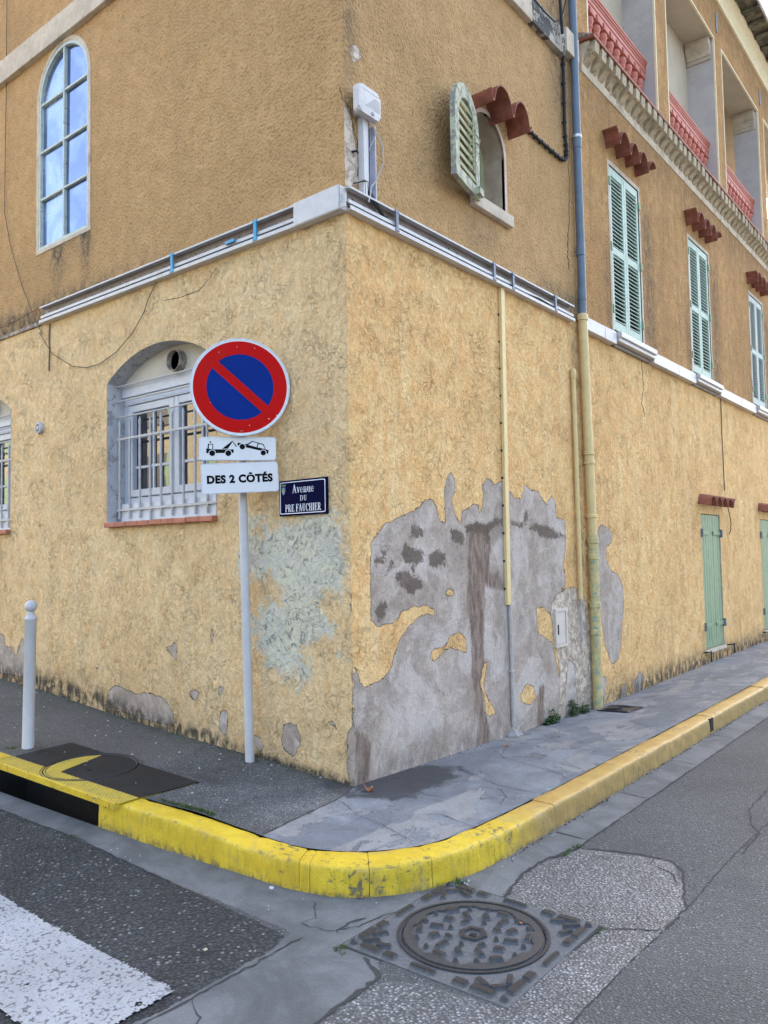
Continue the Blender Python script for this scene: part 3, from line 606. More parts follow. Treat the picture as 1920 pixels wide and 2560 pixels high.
for i,L in enumerate([[zC(0,650),zC(180,720),zC(330,810),zC(450,870)],[zC(690,200),zC(930,290),zC(1150,390),zC(1460,460)],[zC(1100,60),zC(1200,150),zC(1400,210),zC(1659,300)],[zC(530,640),zC(680,640),zC(800,690),zC(920,735)],[zC(380,390),zC(540,470),zC(720,495)],
   [zD(0,800),zD(120,870),zD(260,930),zD(420,975)],[zD(480,610),zD(760,665),zD(1000,690),zD(1140,690)],[zD(1030,400),zD(1300,440),zD(1560,468)],[zD(660,720),zD(760,770),zD(860,810)],[zD(0,1075),zD(110,1110),zD(190,1170)],[zD(40,820),zD(230,850),zD(330,900)],
   [zC(-190,520),zC(-120,560),zC(-40,620),zC(0,650)],[zC(1000,400),zC(1170,430),zC(1215,490),zC(1160,540),zC(1200,580)],[zN(1230,345),zN(1420,360)],[zN(1330,445),zN(1600,475)]]):
    ribbon(mb,W0(L),.0045,zp,.004,seed=40+i,jit=.006)
tag(mb.build('pavement_cracks',M_gap,fix=False),kind='structure')
# pit below the inlet
mb=MB()
x0,x1,y0,y1=-2.9,-.95,-1.205,-.62
mb.add([(x0,y0,-.1),(x1,y0,-.1),(x1,y1,-.1),(x0,y1,-.1),(x0,y0,-.9),(x1,y0,-.9),(x1,y1,-.9),(x0,y1,-.9)],[(0,1,5,4),(1,2,6,5),(2,3,7,6),(3,0,4,7),(4,5,6,7)])
mb.add([(x0,y1,-.1),(x1,y1,-.1),(x1,y1,.06),(x0,y1,.06)],[(0,1,2,3)])
mb.add([(-2.9,y0,-.1),(-2.9,y1,-.1),(-2.9,y1,.08),(-2.9,y0,.08)],[(0,1,2,3)]); mb.add([(-.949,y0+.01,-.1),(-.949,y1,-.1),(-.949,y1,.055),(-.949,y0+.01,.055)],[(0,1,2,3)])
tag(mb.build('drain_pit',simple('pit_concrete',(.06,.055,.05),.9),fix=False),kind='structure')

# ================================================================== inlet cover (thing)
cv=empty('inspection_cover',(-1.46,-.9,.08)); tag(cv,'dark ribbed iron chamber cover with yellow painted edge in the pavement beside the bollard','chamber cover')
cx0,cx1,cy0,cy1=-2.20,-.725,-1.215,-.64; LC=(-1.53,-.885); LR=.305
def cover_z(x,y):
    x,y=np.asarray(x,float),np.asarray(y,float); z=zs(np.c_[np.ravel(x),np.ravel(y)])+.006; return z.reshape(x.shape) if x.ndim else float(z[0])
def pmask(V):
    x,y=V[:,0],V[:,1]; strip=-1.075-y; dl=np.hypot(x-LC[0],y-LC[1]); a=np.array((-1.745,-.64)); b=np.array((-1.585,-1.09)); e=(b-a)/np.hypot(*(b-a)); left=((x-a[0])*e[1]-(y-a[1])*e[0])
    return np.where(dl<LR-.012,np.maximum(strip,left),strip)
def plate(name,sel,lift=0.,parent=None,side=False):
    xs=np.arange(cx0,cx1+.001,.0125); ys=np.r_[np.arange(cy0,cy1,.0125),cy1]; X,Y=np.meshgrid(xs,ys); V=np.c_[X.ravel(),Y.ravel()]
    return V,xs,ys
def cov_part(name,outline,holes,lift,parent):
    o=cdt_sheet(name,M_cover,outline,holes,LF,.02,{'paint':pmask},zfun=lambda V:cover_z(V[:,0],V[:,1])+lift,parent=parent)
    return o
circ=lambda c,r,n=48:[(c[0]+r*math.cos(2*PI*i/n),c[1]+r*math.sin(2*PI*i/n)) for i in range(n)]
cov_part('surround_plate',[(cx0,cy0),(cx1,cy0),(cx1,cy1),(cx0,cy1)],[circ(LC,LR)],0,cv)
lid=cov_part('lid',circ(LC,LR-.008),[],0,cv)
mb=MB(); mb.prism(circ(LC,LR+.01),lambda u,v,d:(u,v,float(cover_z(u,v))-.012-d),0,.02); mb.build('lid_seat',M_dark,cv)
ri=MB()
for rr in (LR+.012,LR-.02):
    ri.tube([(LC[0]+rr*math.cos(2*PI*i/64),LC[1]+rr*math.sin(2*PI*i/64),float(cover_z(LC[0]+rr*math.cos(2*PI*i/64),LC[1]+rr*math.sin(2*PI*i/64)))) for i in range(65)],.003,6)
rim=ri.build('lid_rim',M_cast,cv)
mb=MB(); mb.obox((-1.50,-.93,float(cover_z(-1.5,-.93))+.001),(.035,-.008,0),(.003,.012,0),(0,0,.002)); mb.build('lifting_slot',M_dark,cv)
mb=MB()   # the lip: front skirt of the cover slab
zt=lambda x:float(cover_z(x,cy0))
mb.add([(cx0-.7,cy0-.012,float(cover_z(cx0-.7,cy0))),(cx1-.02,cy0-.012,zt(cx1)),(cx1-.02,cy0-.012,zt(cx1)-.033),(cx0-.7,cy0-.012,float(cover_z(cx0-.7,cy0))-.045),
        (cx0-.7,cy0+.002,float(cover_z(cx0-.7,cy0))+.003),(cx1-.02,cy0+.002,zt(cx1)+.003),(cx1-.02,-.62,zt(cx1)-.033),(cx0-.7,-.62,float(cover_z(cx0-.7,cy0))-.045)],[(0,1,2,3),(0,4,5,1),(3,2,6,7),(1,5,6,2)])
me=None; lip=mb.build('front_lip',M_kerb,cv)
for n_,v_ in (('fresh',1.),('front',.2),('low',0.)): setattr_(lip.data,n_,np.full(len(lip.data.vertices),v_))
# concrete slab left of the cover
o=cdt_sheet('kerb',M_kerb,[(-2.92,-1.222),(-2.21,-1.216),(-2.21,-1.078),(-2.92,-1.082)],[],LF,.05,{'fresh':lambda V:np.ones(len(V)),'front':lambda V:np.zeros(len(V)),'low':lambda V:np.zeros(len(V))},zfun=lambda V:cover_z(V[:,0],V[:,1])); tag(o,kind='structure')
o=cdt_sheet('asphalt_pavement',M_pavA,[(-2.92,-1.082),(-2.21,-1.076),(-2.21,-.60),(-2.92,-.60)],[],LF,.05,{'moss':mossA,'damp':dampA,'old':lambda V:V[:,0]*0+1},zfun=lambda V:zs(V)-.001); tag(o,kind='structure')

# ================================================================== manhole (thing)
MC=(1.492,-.982); MZ=z1(zr,*MC)+.004
mh=empty('manhole_cover',(MC[0],MC[1],MZ)); tag(mh,'square cast iron manhole with round studded lid in the road by the kerb corner','manhole cover')
H=.385; LRm=.292
def dusty(mb,name,parent,dlow,dhigh,smooth=True):
    o=mb.build(name,M_cast,parent,smooth); me=o.data
    z=np.array([v.co.z for v in me.vertices]); setattr_(me,'dust',np.clip(1-(z-dlow)/(dhigh-dlow),0,1)); return o
fr=MB(); fr.prism([(MC[0]-H,MC[1]-H),(MC[0]+H,MC[1]-H),(MC[0]+H,MC[1]+H),(MC[0]-H,MC[1]+H)],lambda u,v,d:(u,v,MZ-.10+d),0,.085)
# top of frame with round hole
sq=[]; n=64
for i in range(n):
    a=2*PI*i/n; c_,s_=math.cos(a),math.sin(a); k=H/max(abs(c_),abs(s_)); sq.append((MC[0]+c_*k,MC[1]+s_*k))
fr.ring(sq,circ(MC,LRm+.008,n),lambda u,v,d:(u,v,MZ+d),-.02,0)
fr.ring(circ(MC,LRm+.024,n),circ(MC,LRm+.011,n),lambda u,v,d:(u,v,MZ+d),-.01,.007)
def pad(mb,x,y,lx,ly,a,h=.015,base=0.):
    ca,sa=math.cos(a),math.sin(a)
    def P(u,v,z): return (MC[0]+x+u*ca-v*sa,MC[1]+y+u*sa+v*ca,MZ+base+z)
    t_=.72; b_=[(-lx,-ly),(lx,-ly),(lx,ly),(-lx,ly)]; vs=[P(u,v,-.002) for u,v in b_]+[P(u-math.copysign(min(.006,lx*.4),u),v-math.copysign(min(.006,ly*.4),v),h) for u,v in b_]
    mb.add(vs,[(0,1,5,4),(1,2,6,5),(2,3,7,6),(3,0,4,7),(4,5,6,7)])
def stud(mb,x,y,r,h=.017,base=0.):
    mb.lathe((MC[0]+x,MC[1]+y,MZ+base),[(r,-.002),(r*.85,h*.5),(r*.5,h),(.001,h*1.05)],10)
for sx in (1,-1):
    for sy in (1,-1):
        def q(x,y,lx,ly,a): pad(fr,sx*x,sy*y,lx,ly,a*sx*sy)
        stud(fr,sx*.352,sy*.352,.018); q(.350,.262,.050,.019,PI/2); q(.262,.350,.050,.019,0); q(.30,.30,.040,.011,PI/4) if sx*sy>0 else q(.298,.298,.014,.034,PI/4)
        q(.350,.165,.030,.020,PI/2); q(.165,.350,.030,.020,0); q(.305,.232,.034,.015,PI*.36); q(.232,.305,.034,.015,PI*.14)
for a in (0,PI/2,PI,3*PI/2): 
    x,y=.355*math.cos(a),.355*math.sin(a); pad(fr,x,y,.012,.060,a)
dusty(fr,'frame',mh,.0,.008)
ld=MB(); ld.prism(circ(MC,LRm,64),lambda u,v,d:(u,v,MZ-.03+d),0,.028)
ld.ring(circ(MC,LRm-.003,72),[(MC[0]+(LRm-.034-.016*(1 if (i//4)%2 else 0))*math.cos(2*PI*i/72),MC[1]+(LRm-.034-.016*(1 if (i//4)%2 else 0))*math.sin(2*PI*i/72)) for i in range(72)],lambda u,v,d:(u,v,MZ+d),-.004,.007)
rg=random.Random(3)
for k in range(18):
    a=2*PI*k/18+.1; r_=.225
    if k%3==0: stud(ld,r_*math.cos(a),r_*math.sin(a),.013)
    elif k%3==1: pad(ld,r_*math.cos(a),r_*math.sin(a),.016,.030,a+rg.uniform(-.3,.3))
    else: stud(ld,(r_+.012)*math.cos(a),(r_+.012)*math.sin(a),.012)
for k in range(12):
    a=2*PI*k/12+.2; r_=.163; pad(ld,r_*math.cos(a),r_*math.sin(a),.024 if k%2 else .014,.017 if k%2 else .032,a+(.5 if k%2 else PI/2+.2))
for k in range(8):
    a=2*PI*k/8+.1; r_=.105
    pad(ld,r_*math.cos(a),r_*math.sin(a),.012,.019,a+.4) if k%2 else stud(ld,r_*math.cos(a),r_*math.sin(a),.012)
ld.ring([(MC[0]+.062*math.cos(PI/3*i+.2),MC[1]+.062*math.sin(PI/3*i+.2)) for i in range(6)],[(MC[0]+.040*math.cos(PI/3*i+.2),MC[1]+.040*math.sin(PI/3*i+.2)) for i in range(6)],lambda u,v,d:(u,v,MZ+d),-.003,.009)
lidm=dusty(ld,'lid',mh,-.001,.010)
mb=MB(); mb.obox((MC[0],MC[1],MZ),(.014,.004,0),(-.004,.012,0),(0,0,.0015)); mb.build('key_hole',M_dark,lidm)
mb=MB(); mb.prism(circ(MC,LRm+.008,48),lambda u,v,d:(u,v,MZ-.034+d),0,.004); mb.build('lid_seat',M_gap,mh)
mb=MB()   # dirt packed in the cut around the frame
mb.ring([(MC[0]+a*(H+.010),MC[1]+b*(H+.010)) for a,b in ((-1,-1),(1,-1),(1,1),(-1,1))],[(MC[0]+a*(H-.01),MC[1]+b*(H-.01)) for a,b in ((-1,-1),(1,-1),(1,1),(-1,1))],lambda u,v,d:(u,v,MZ+d),-.05,-.004)
tag(mb.build('manhole_bedding',M_gap),kind='structure')

# drain grate on the right pavement
g=empty('drain_cover',(.28,3.58,-.07)); tag(g,'small dark square iron drain cover beside the foot of the downpipe','drain cover')
zg=lambda x,y:z1(zs,x,y)+.009
mb=MB(); mb.add([(.10,3.42,zg(.10,3.42)),(.44,3.36,zg(.44,3.36)),(.47,3.70,zg(.47,3.70)),(.10,3.78,zg(.10,3.78))],[(0,1,2,3)]); mb.build('plate',M_cast,g,fix=False)
mb=MB()
for k in range(5):
    r_=.03+.03*k; mb.tube([(.28+r_*math.cos(i*PI/12),3.57+r_*math.sin(i*PI/12),zg(.28,3.57)+.004) for i in range(25)],.005,5)
mb.tube([(.115,3.435,zg(.1,3.43)),(.43,3.38,zg(.43,3.38)),(.455,3.69,zg(.45,3.69)),(.115,3.765,zg(.1,3.76)),(.115,3.435,zg(.1,3.43))],.007,5); mb.build('ribs',M_cast,g)

# ================================================================== masks on the walls (shapes of the peeled and stained areas)
def PX(pts,f): return [tuple(f(p)[[1,2]]) for p in pts]     # right facade (y,z)
def PY(pts,f=None): return [tuple(onY(p)[[0,2]]) for p in pts]  # left facade (x,z)
bare_poly=[zN(66,900),zN(68,385),zN(85,440),zN(105,493),zN(180,455),zN(210,420),zN(240,310),zN(290,245),zN(340,205),zN(372,215),zN(380,195),zN(350,175),zN(300,178),zN(250,200),zN(225,240),zN(160,255),zN(135,235),
 zM(238,1950),zM(240,1600),zM(300,1510),zM(350,1460),zM(390,1450),zM(440,1420),zM(540,1370),zM(620,1300),zM(660,1293),zM(690,1330),zM(705,1400),zM(720,1450),zM(755,1460),zM(750,1220),zM(770,1150),zM(795,1105),zM(820,1150),zM(825,1230),zM(800,1300),zM(820,1400),zM(860,1465),zM(870,1370),zM(910,1360),zM(960,1325),zM(985,1340),zM(990,1400),zM(1020,1320),zM(1010,1200),zM(1045,1150),zM(1080,1165),zM(1105,1195),zM(1140,1170),zM(1190,1225),zM(1230,1280),zM(1280,1290),zM(1295,1230),zM(1310,1195),zM(1350,1230),zM(1400,1240),zM(1430,1300),zM(1455,1335),zM(1490,1270),zM(1515,1310),zM(1525,1420),zM(1585,1440),zM(1590,1590),zM(1570,1760),zM(1590,1850),zM(1580,1920),
 zN(880,100),zN(835,150),zN(832,320),zN(845,380),zN(855,440),zN(990,440),zN(1015,470),zN(1018,640),zN(66,1100)]
islands=[[zN(418,125),zN(440,110),zN(455,120),zN(440,140),zN(425,138)],[zN(362,378),zN(365,350),zN(420,330),zN(440,290),zN(480,278),zN(500,310),zN(503,358),zN(470,345),zN(430,335),zN(395,375),zN(375,385)],
 [zN(575,385),zN(580,400),zN(566,480),zN(572,510),zN(600,560),zN(615,590),zN(590,600),zN(575,590),zN(570,530),zN(553,480),zN(563,420)],[zN(705,525),zN(735,475),zN(760,490),zN(770,530),zN(745,560),zN(715,545)],[zN(770,180),zN(800,182),zN(835,225),zN(835,320),zN(800,295),zN(775,280)]]
bare2=[zR(335,1700),zR(380,1630),zR(430,1655),zR(465,1700),zR(460,1770),zR(420,1800),zR(415,1900),zR(450,1980),zR(510,2020),zR(545,2100),zN(1105,190),zN(1100,230),zN(1095,320),zN(1085,380),zN(1060,400),zN(1035,330),zN(1022,250),zN(1012,120)]
bare3=[[zN(1020,440),zN(1040,455),zN(1030,560),zN(1015,560)],[zN(1095,500),zN(1110,470),zN(1120,560),zN(1085,560)],[zN(1140,470),zN(1165,430),zN(1185,450),zN(1170,500),zN(1150,510)]]
rubble=[zN(830,170),zN(850,130),zN(905,103),zN(950,120),zN(968,200),zN(985,330),zN(1012,450),zN(1018,640),zN(850,640),zN(862,470),zN(855,400),zN(845,330),zN(835,290),zN(825,200)]
sheetP=[zN(885,470),zN(893,380),zN(915,400),zN(925,520),zN(930,620),zN(880,620)]
stains=[[zM(510,1560),zM(515,1475),zM(540,1465),zM(610,1500),zM(600,1550),zM(560,1565)],[zM(455,1690),zM(470,1580),zM(510,1620),zM(600,1650),zM(605,1710),zM(550,1750),zM(480,1740)],[zM(630,1680),zM(700,1640),zM(755,1660),zM(755,1750),zM(650,1775)],[zM(780,1500),zM(850,1500),zM(885,1550),zM(880,1610),zM(800,1590)],
 [zM(390,1850),zM(420,1800),zM(500,1790),zM(530,1830),zM(600,1840),zM(600,1900),zM(530,1960),zM(470,1930),zM(440,1880)],[zM(265,1720),zM(290,1690),zM(330,1690),zM(345,1740),zM(280,1760)],[zM(300,1640),zM(340,1620),zM(365,1640),zM(350,1690),zM(320,1690)],[zM(340,1800),zM(380,1710),zM(405,1720),zM(370,1800),zM(335,1840)],
 [zN(150,200),zN(165,160),zN(195,150),zN(200,190),zN(172,245),zN(152,230)],[zM(1320,1500),zM(1380,1460),zM(1440,1470),zM(1500,1500),zM(1585,1555),zM(1500,1575),zM(1410,1560),zM(1390,1520)],[zM(1300,1400),zM(1320,1360),zM(1330,1440),zM(1290,1485),zM(1205,1480),zM(1210,1445),zM(1290,1455)],[zM(510,1740),zM(540,1760),zM(555,1810),zM(525,1815)],[zM(890,1480),zM(960,1450),zM(1050,1460),zM(1110,1420),zM(1155,1430),zM(1150,1470),zM(1080,1490),zM(1060,1530),zM(1068,1600),zM(1040,1600),zM(1020,1530),zM(900,1530)]]
brownP=[[zM(890,1480),zM(960,1450),zM(1060,1480),zM(1070,1560),zM(1055,1800),zM(1130,1800),zM(1170,1900),zN(655,70),zN(650,120),zN(575,100),zN(570,200),zN(572,380),zN(558,470),zN(565,560),zN(590,640),zN(585,720),zN(540,725),zN(545,640),zN(530,520),zN(515,450),zN(520,330),zN(505,180),zN(505,0)],[zN(770,640),zN(780,480),zN(800,480),zN(800,640)],[zN(75,900),zN(70,640),zN(140,700),zN(130,860)]]
fR=lambda p:onX(p)
BP=PX(bare_poly,fR); IS=[PX(q,fR) for q in islands]; B2=PX(bare2,fR); B3=[PX(q,fR) for q in bare3]; RB=PX(rubble,fR); ST=[PX(q,fR) for q in stains]; BR=[PX(q,fR) for q in brownP]; SH=PX(sheetP,fR)
far=lambda V:np.full(len(V),-1.)
def bareR(V):
    d=sdf(V,BP)
    for q in IS: d=np.minimum(d,-sdf(V,q))
    d=np.maximum(d,sdf(V,RB)); d=np.maximum(d,sdf(V,B2))
    for q in B3: d=np.maximum(d,sdf(V,q))
    hole_=sdf(V,PX([zV(30,560),zV(135,850),zV(130,1180),zV(28,1200)],fR)); return d
def gz(V,wl,off=0): return V[:,1]-np.interp(V[:,0],*wl)
attrR={'bare':bareR,'rubble':lambda V:np.minimum(sdf(V,RB),-sdf(V,SH)),'stain':lambda V:np.maximum.reduce([sdf(V,q) for q in ST]),'brown':lambda V:np.maximum.reduce([sdf(V,q) for q in BR]),'pale':far,
 'dirt':lambda V:np.clip(1.0*ss(-gz(V,WB),-.32,-.0)*(.45+.55*ss(V[:,0],3,5)) +.4*ss(-np.abs(V[:,0]-3.42),-.12,-.03)*ss(V[:,1],.9,1.3),0,1)}
tanP=[zV(25,560),zV(95,760),zV(140,1000),zV(150,1180),zV(28,1215)]
TP=PX(tanP,fR); HP=PX([zV(85,300),zV(120,280),zV(160,320),zV(165,390),zV(110,400),zV(95,350)],fR); H2=PX([zV(120,325),zV(130,330),zV(138,400),zV(118,390)],fR)
attrRU={'bare':lambda V:np.maximum(sdf(V,TP),sdf(V,HP)),'rubble':lambda V:np.maximum(sdf(V,TP),sdf(V,HP)),'stain':lambda V:sdf(V,H2),'brown':far,'pale':far,
 'dirt':lambda V:np.clip(.75*ss(-(V[:,1]-3.85),-.28,0)*ss(-np.abs(V[:,0]-3.2),-.7,-.2)+.6*ss(-np.abs(V[:,0]-3.25),-.35,-.05)*ss(V[:,1],5.2,6.2)+.5*ss(-V[:,0],-.22,-.05)*ss(V[:,1],4.3,5.0)+.3*ss(-np.abs(V[:,0]-1.7),-.4,-.1)*ss(-np.abs(V[:,1]-4.1),-.3,0),0,1)}
def streak(V,c,z0,z1,w_): return ss(-np.abs(V[:,0]-c),-w_,-.02)*ss(V[:,1],z1,z0)*(V[:,1]<z0)
Wn=[(4.43,5.29),(7.12,7.98),(10.24,11.1),(13.3,14.16)]
attrLU={'bare':far,'rubble':far,'stain':far,'brown':far,'pale':far,
 'dirt':lambda V:np.clip(.8*ss(-(V[:,1]-3.83),-.22,0)*ss(-V[:,0],1.2,3.2)+.95*streak(V,-3.1,4.45,3.75,.14)+.95*streak(V,-3.58,4.45,3.8,.18)+.4*streak(V,-3.4,4.42,4.0,.4)+.6*ss(V[:,0],-.16,-.02)*ss(V[:,1],5.0,5.7),0,1)}
def dirtShadeUp(V):  # stains plus painted shade beside the windows under the canopies; darker below the cornice
    d=.30*ss(V[:,1],5.7,6.4)
    for a,b in Wn: d=np.maximum(d,.60*ss(-np.abs(V[:,0]-(b+.28)),-.30,-.02)*ss(-V[:,1],-5.9,-5.3)); d=np.maximum(d,.5*ss(-np.abs(V[:,0]-(a-.12)),-.14,0)*ss(-V[:,1],-5.2,-4.2))
    return np.clip(d,0,1)
attrUp={'bare':far,'rubble':far,'stain':far,'brown':far,'pale':far,'dirt':dirtShadeUp}
palL=PY([zLL(1130,1196),zLL(1150,1130),zLL(1200,1060),zLL(1300,1040),zLL(1380,990),zLL(1500,960),zLL(1600,940),zLL(1640,980),zLL(1665,1196),zLW(1622,30),zLW(1620,80),zLW(1600,100),zLW(1570,180),zLW(1500,170),zLW(1470,200),zLW(1500,250),zLW(1560,290),zLW(1560,380),zLW(1590,440),zLW(1570,460),zLW(1540,380),zLW(1500,360),zLW(1440,390),zLW(1400,420),zLW(1430,480),zLW(1430,560),zLW(1390,600),zLW(1330,570),zLW(1240,520),zLW(1200,440),zLW(1165,400),zLW(1165,250),zLW(1180,190),zLW(1280,190),zLW(1290,150),zLW(1250,110),zLW(1165,100),zLW(1120,90),zLW(1080,60)])
pal2=PY([zLL(1165,1000),zLL(1200,960),zLL(1330,1040),zLL(1300,1080),zLL(1180,1070)])
bL=[PY([zLW(*p) for p in q]) for q in ([(490,630),(505,600),(520,580),(545,580),(570,588),(610,610),(640,620),(670,608),(700,618),(740,630),(765,645),(790,690),(804,720),(800,760),(770,765),(740,750),(650,730),(560,690),(500,660)],[(870,620),(880,600),(905,600),(918,625),(895,650)],[(1002,620),(1010,575),(1030,590),(1022,630)],[(1010,720),(1020,692),(1045,700),(1050,760),(1040,820),(1012,780)],[(1298,800),(1310,760),(1335,750),(1360,760),(1380,800),(1385,850),(1350,905),(1310,880),(1295,840)],[(1168,860),(1170,810),(1200,815),(1215,860),(1200,885)],
 [(-60,335),(0,335),(20,350),(25,400),(60,400),(70,450),(85,400),(100,360),(112,365),(112,540),(0,520),(-60,500)],[(1618,240),(1620,150),(1645,150),(1645,290),(1630,290)],[(1622,460),(1645,450),(1645,1060),(1625,1050),(1605,1000),(1598,930),(1600,800),(1625,770)],[(1512,745),(1530,740),(1560,765),(1555,785),(1535,770)],[(770,395),(790,400),(815,370),(815,470),(795,440),(770,420)],[(967,305),(975,305),(985,345),(975,400)],[(440,495),(455,495),(450,508)]) ]
attrLL={'bare':lambda V:np.maximum.reduce([sdf(V,q) for q in bL]),'rubble':far,'stain':far,'brown':far,'pale':lambda V:np.maximum(sdf(V,palL),sdf(V,pal2)),
 'dirt':lambda V:np.clip(1.25*ss(-gz(V,WL),-(.06+.10*ss(-V[:,0],.8,1.6)+.09*ss(-V[:,0],1.9,2.8)),.01)+.25*ss(-gz(V,WL),-.6,0),0,1)}
allfar={k:far for k in ('bare','rubble','stain','brown','pale','dirt')}
wob=lambda V:.004*vnoise(V,1.1,21)*ss(np.minimum(np.abs(V[:,0]),1e9),0,.3)

def arch(u0,u1,z0,zs_,zt,n=18):     # outline: rectangle with segmental/round head
    c=(u0+u1)/2; hw=(u1-u0)/2; rise=zt-zs_
    if rise>=hw-1e-6: pts=[(c+hw*math.cos(a),zs_+rise*math.sin(a)) for a in np.linspace(0,PI,n)]
    else:
        r_=(hw*hw+rise*rise)/(2*rise); zc=zt-r_; a0=math.asin(hw/r_); pts=[(c+r_*math.sin(a),zc+r_*math.cos(a)) for a in np.linspace(a0,-a0,n)]
    return [(u0,z0),(u1,z0)]+pts
def rect(u0,u1,z0,z1): return [(u0,z0),(u1,z0),(u1,z1),(u0,z1)]

# ================================================================== corner building
CB=empty('corner_building'); tag(CB,'ochre corner house with peeling plaster, a tall arched window and barred ground floor windows','house')
wA=arch(-3.925,-3.06,4.44,5.90,6.332,22); wB=arch(-2.752,-1.312,1.77,2.97,3.20); wC=arch(-5.88,-4.44,1.77,2.97,3.20); wD=arch(1.555,2.10,4.37,4.87,5.145,20)
cdt_sheet('wall',M_low,rect(-5.2,0,-.3,1.7),[],LF,.03,attrLL,CB,disp=wob)
cdt_sheet('wall',M_low,rect(-12,-5.2,-.3,1.7),[],LF,.3,allfar,CB,disp=wob)
aa=dict(allfar); aa['pale']=attrLL['pale']
cdt_sheet('wall',M_low,rect(-12,0,1.7,3.74),[wB,wC],LF,.07,aa,CB,disp=wob)
cdt_sheet('wall',M_upL,rect(-12,0,3.74,10.1),[wA],LF,.07,attrLU,CB,disp=wob)
cdt_sheet('wall',M_lowR,rect(0,3.6,-.3,2.2),[],RF,.022,attrR,CB,disp=wob)
cdt_sheet('wall',M_lowR,rect(0,3.6,2.2,3.74),[],RF,.1,{**allfar,'dirt':attrR['dirt']},CB,disp=wob)
cdt_sheet('wall',M_upL,rect(0,3.6,3.74,10.1),[wD],RF,.045,attrRU,CB,disp=wob)
mb=MB(); mb.box(-12,-.42,.42,3.6,-.3,10.0); mb.box(-12,-.42,3.6,9,-.3,10.0); mb.build('wall',M_loggia,CB)  # hidden core boxes added to block sun and sky behind the facades
mb=MB(); mb.add([(-12.4,-.45,10.1),(.45,-.45,10.1),(.45,3.7,10.1),(-12.4,9.3,10.1),(-6,3,11.7),(-3,3,11.7)],[(0,1,5,4),(1,2,5),(2,3,4,5),(3,0,4),(3,2,1,0)]); mb.build('roof',M_roof,CB)
# string course
mb=MB(); mb.box(-12,.0,-.055,.01,6.362,6.60,.008); mb.box(-.01,.055,-.055,2.62,6.36,6.62,.008); mb.build('string_course',M_stone,CB)
mb=MB(); mb.box(-.01,.056,2.622,3.30,6.36,6.62,.008); mb.build('string_course',M_stoneM,CB)
mb=MB(); mb.box(-.01,.075,3.30,3.585,6.42,6.665,.008); mb.build('string_course',M_stone,CB)
mb=MB(); mb.box(-12,-3.79,-.02,.0,3.70,3.735,.006); mb.build('ledge',M_stoneD,CB)
# arched window
wn=MB(); out=arch(-3.965,-3.02,4.405,5.90,6.372,26); inn=arch(-3.90,-3.082,4.468,5.90,6.30,26); wn.ring(out,arch(-3.925,-3.06,4.44,5.90,6.332,26),LF,-.006,.02); fA=wn.build('window_surround',M_stone,CB)
wn=MB(); wn.ring(arch(-3.925,-3.06,4.44,5.90,6.332,26),inn,LF,-.002,.05)
for z in (5.878,5.405,4.937): wn.box(-3.905,-3.08,.003,.045,z-.010,z+.010)
wn.box(-3.496,-3.474,.0,.045,4.46,6.31); arw=wn.build('arched_window',painted('rust_flecked_grey_green_frame',(.50,.56,.50),.6,.15,chip=(.30,.17,.09),chipamt=.60,scale=16),CB)
cols=[(-3.90,-3.497),(-3.473,-3.082)]; rows=[(4.468,4.926),(4.948,5.394),(5.416,5.867),(5.889,6.30)]
for ci,(a,b_) in enumerate(cols):
    for ri_,(c_,d_) in enumerate(rows):
        mb=MB()
        if ri_<3: poly=rect(a,b_,c_,d_)
        else:
            cc_=-3.491; hw=.409
            poly=[(a,c_),(b_,c_)]+([(b_,5.90+math.sqrt(max(0,1-((b_-cc_)/hw)**2))*.40)]+[(x,5.90+math.sqrt(max(0,1-((x-cc_)/hw)**2))*.40) for x in np.linspace(b_,a,12)[1:-1]]+[(a,5.90+math.sqrt(max(0,1-((a-cc_)/hw)**2))*.40)])
        tl=rng.normal(0,.0016,2); mb.prism(poly,lambda u,v,d:(u,.028+d+tl[0]*(u+3.5)*4+tl[1]*(v-5.4)*3,v),0,.006); mb.build('pane',M_glassH if ci==0 else M_glassA,arw)
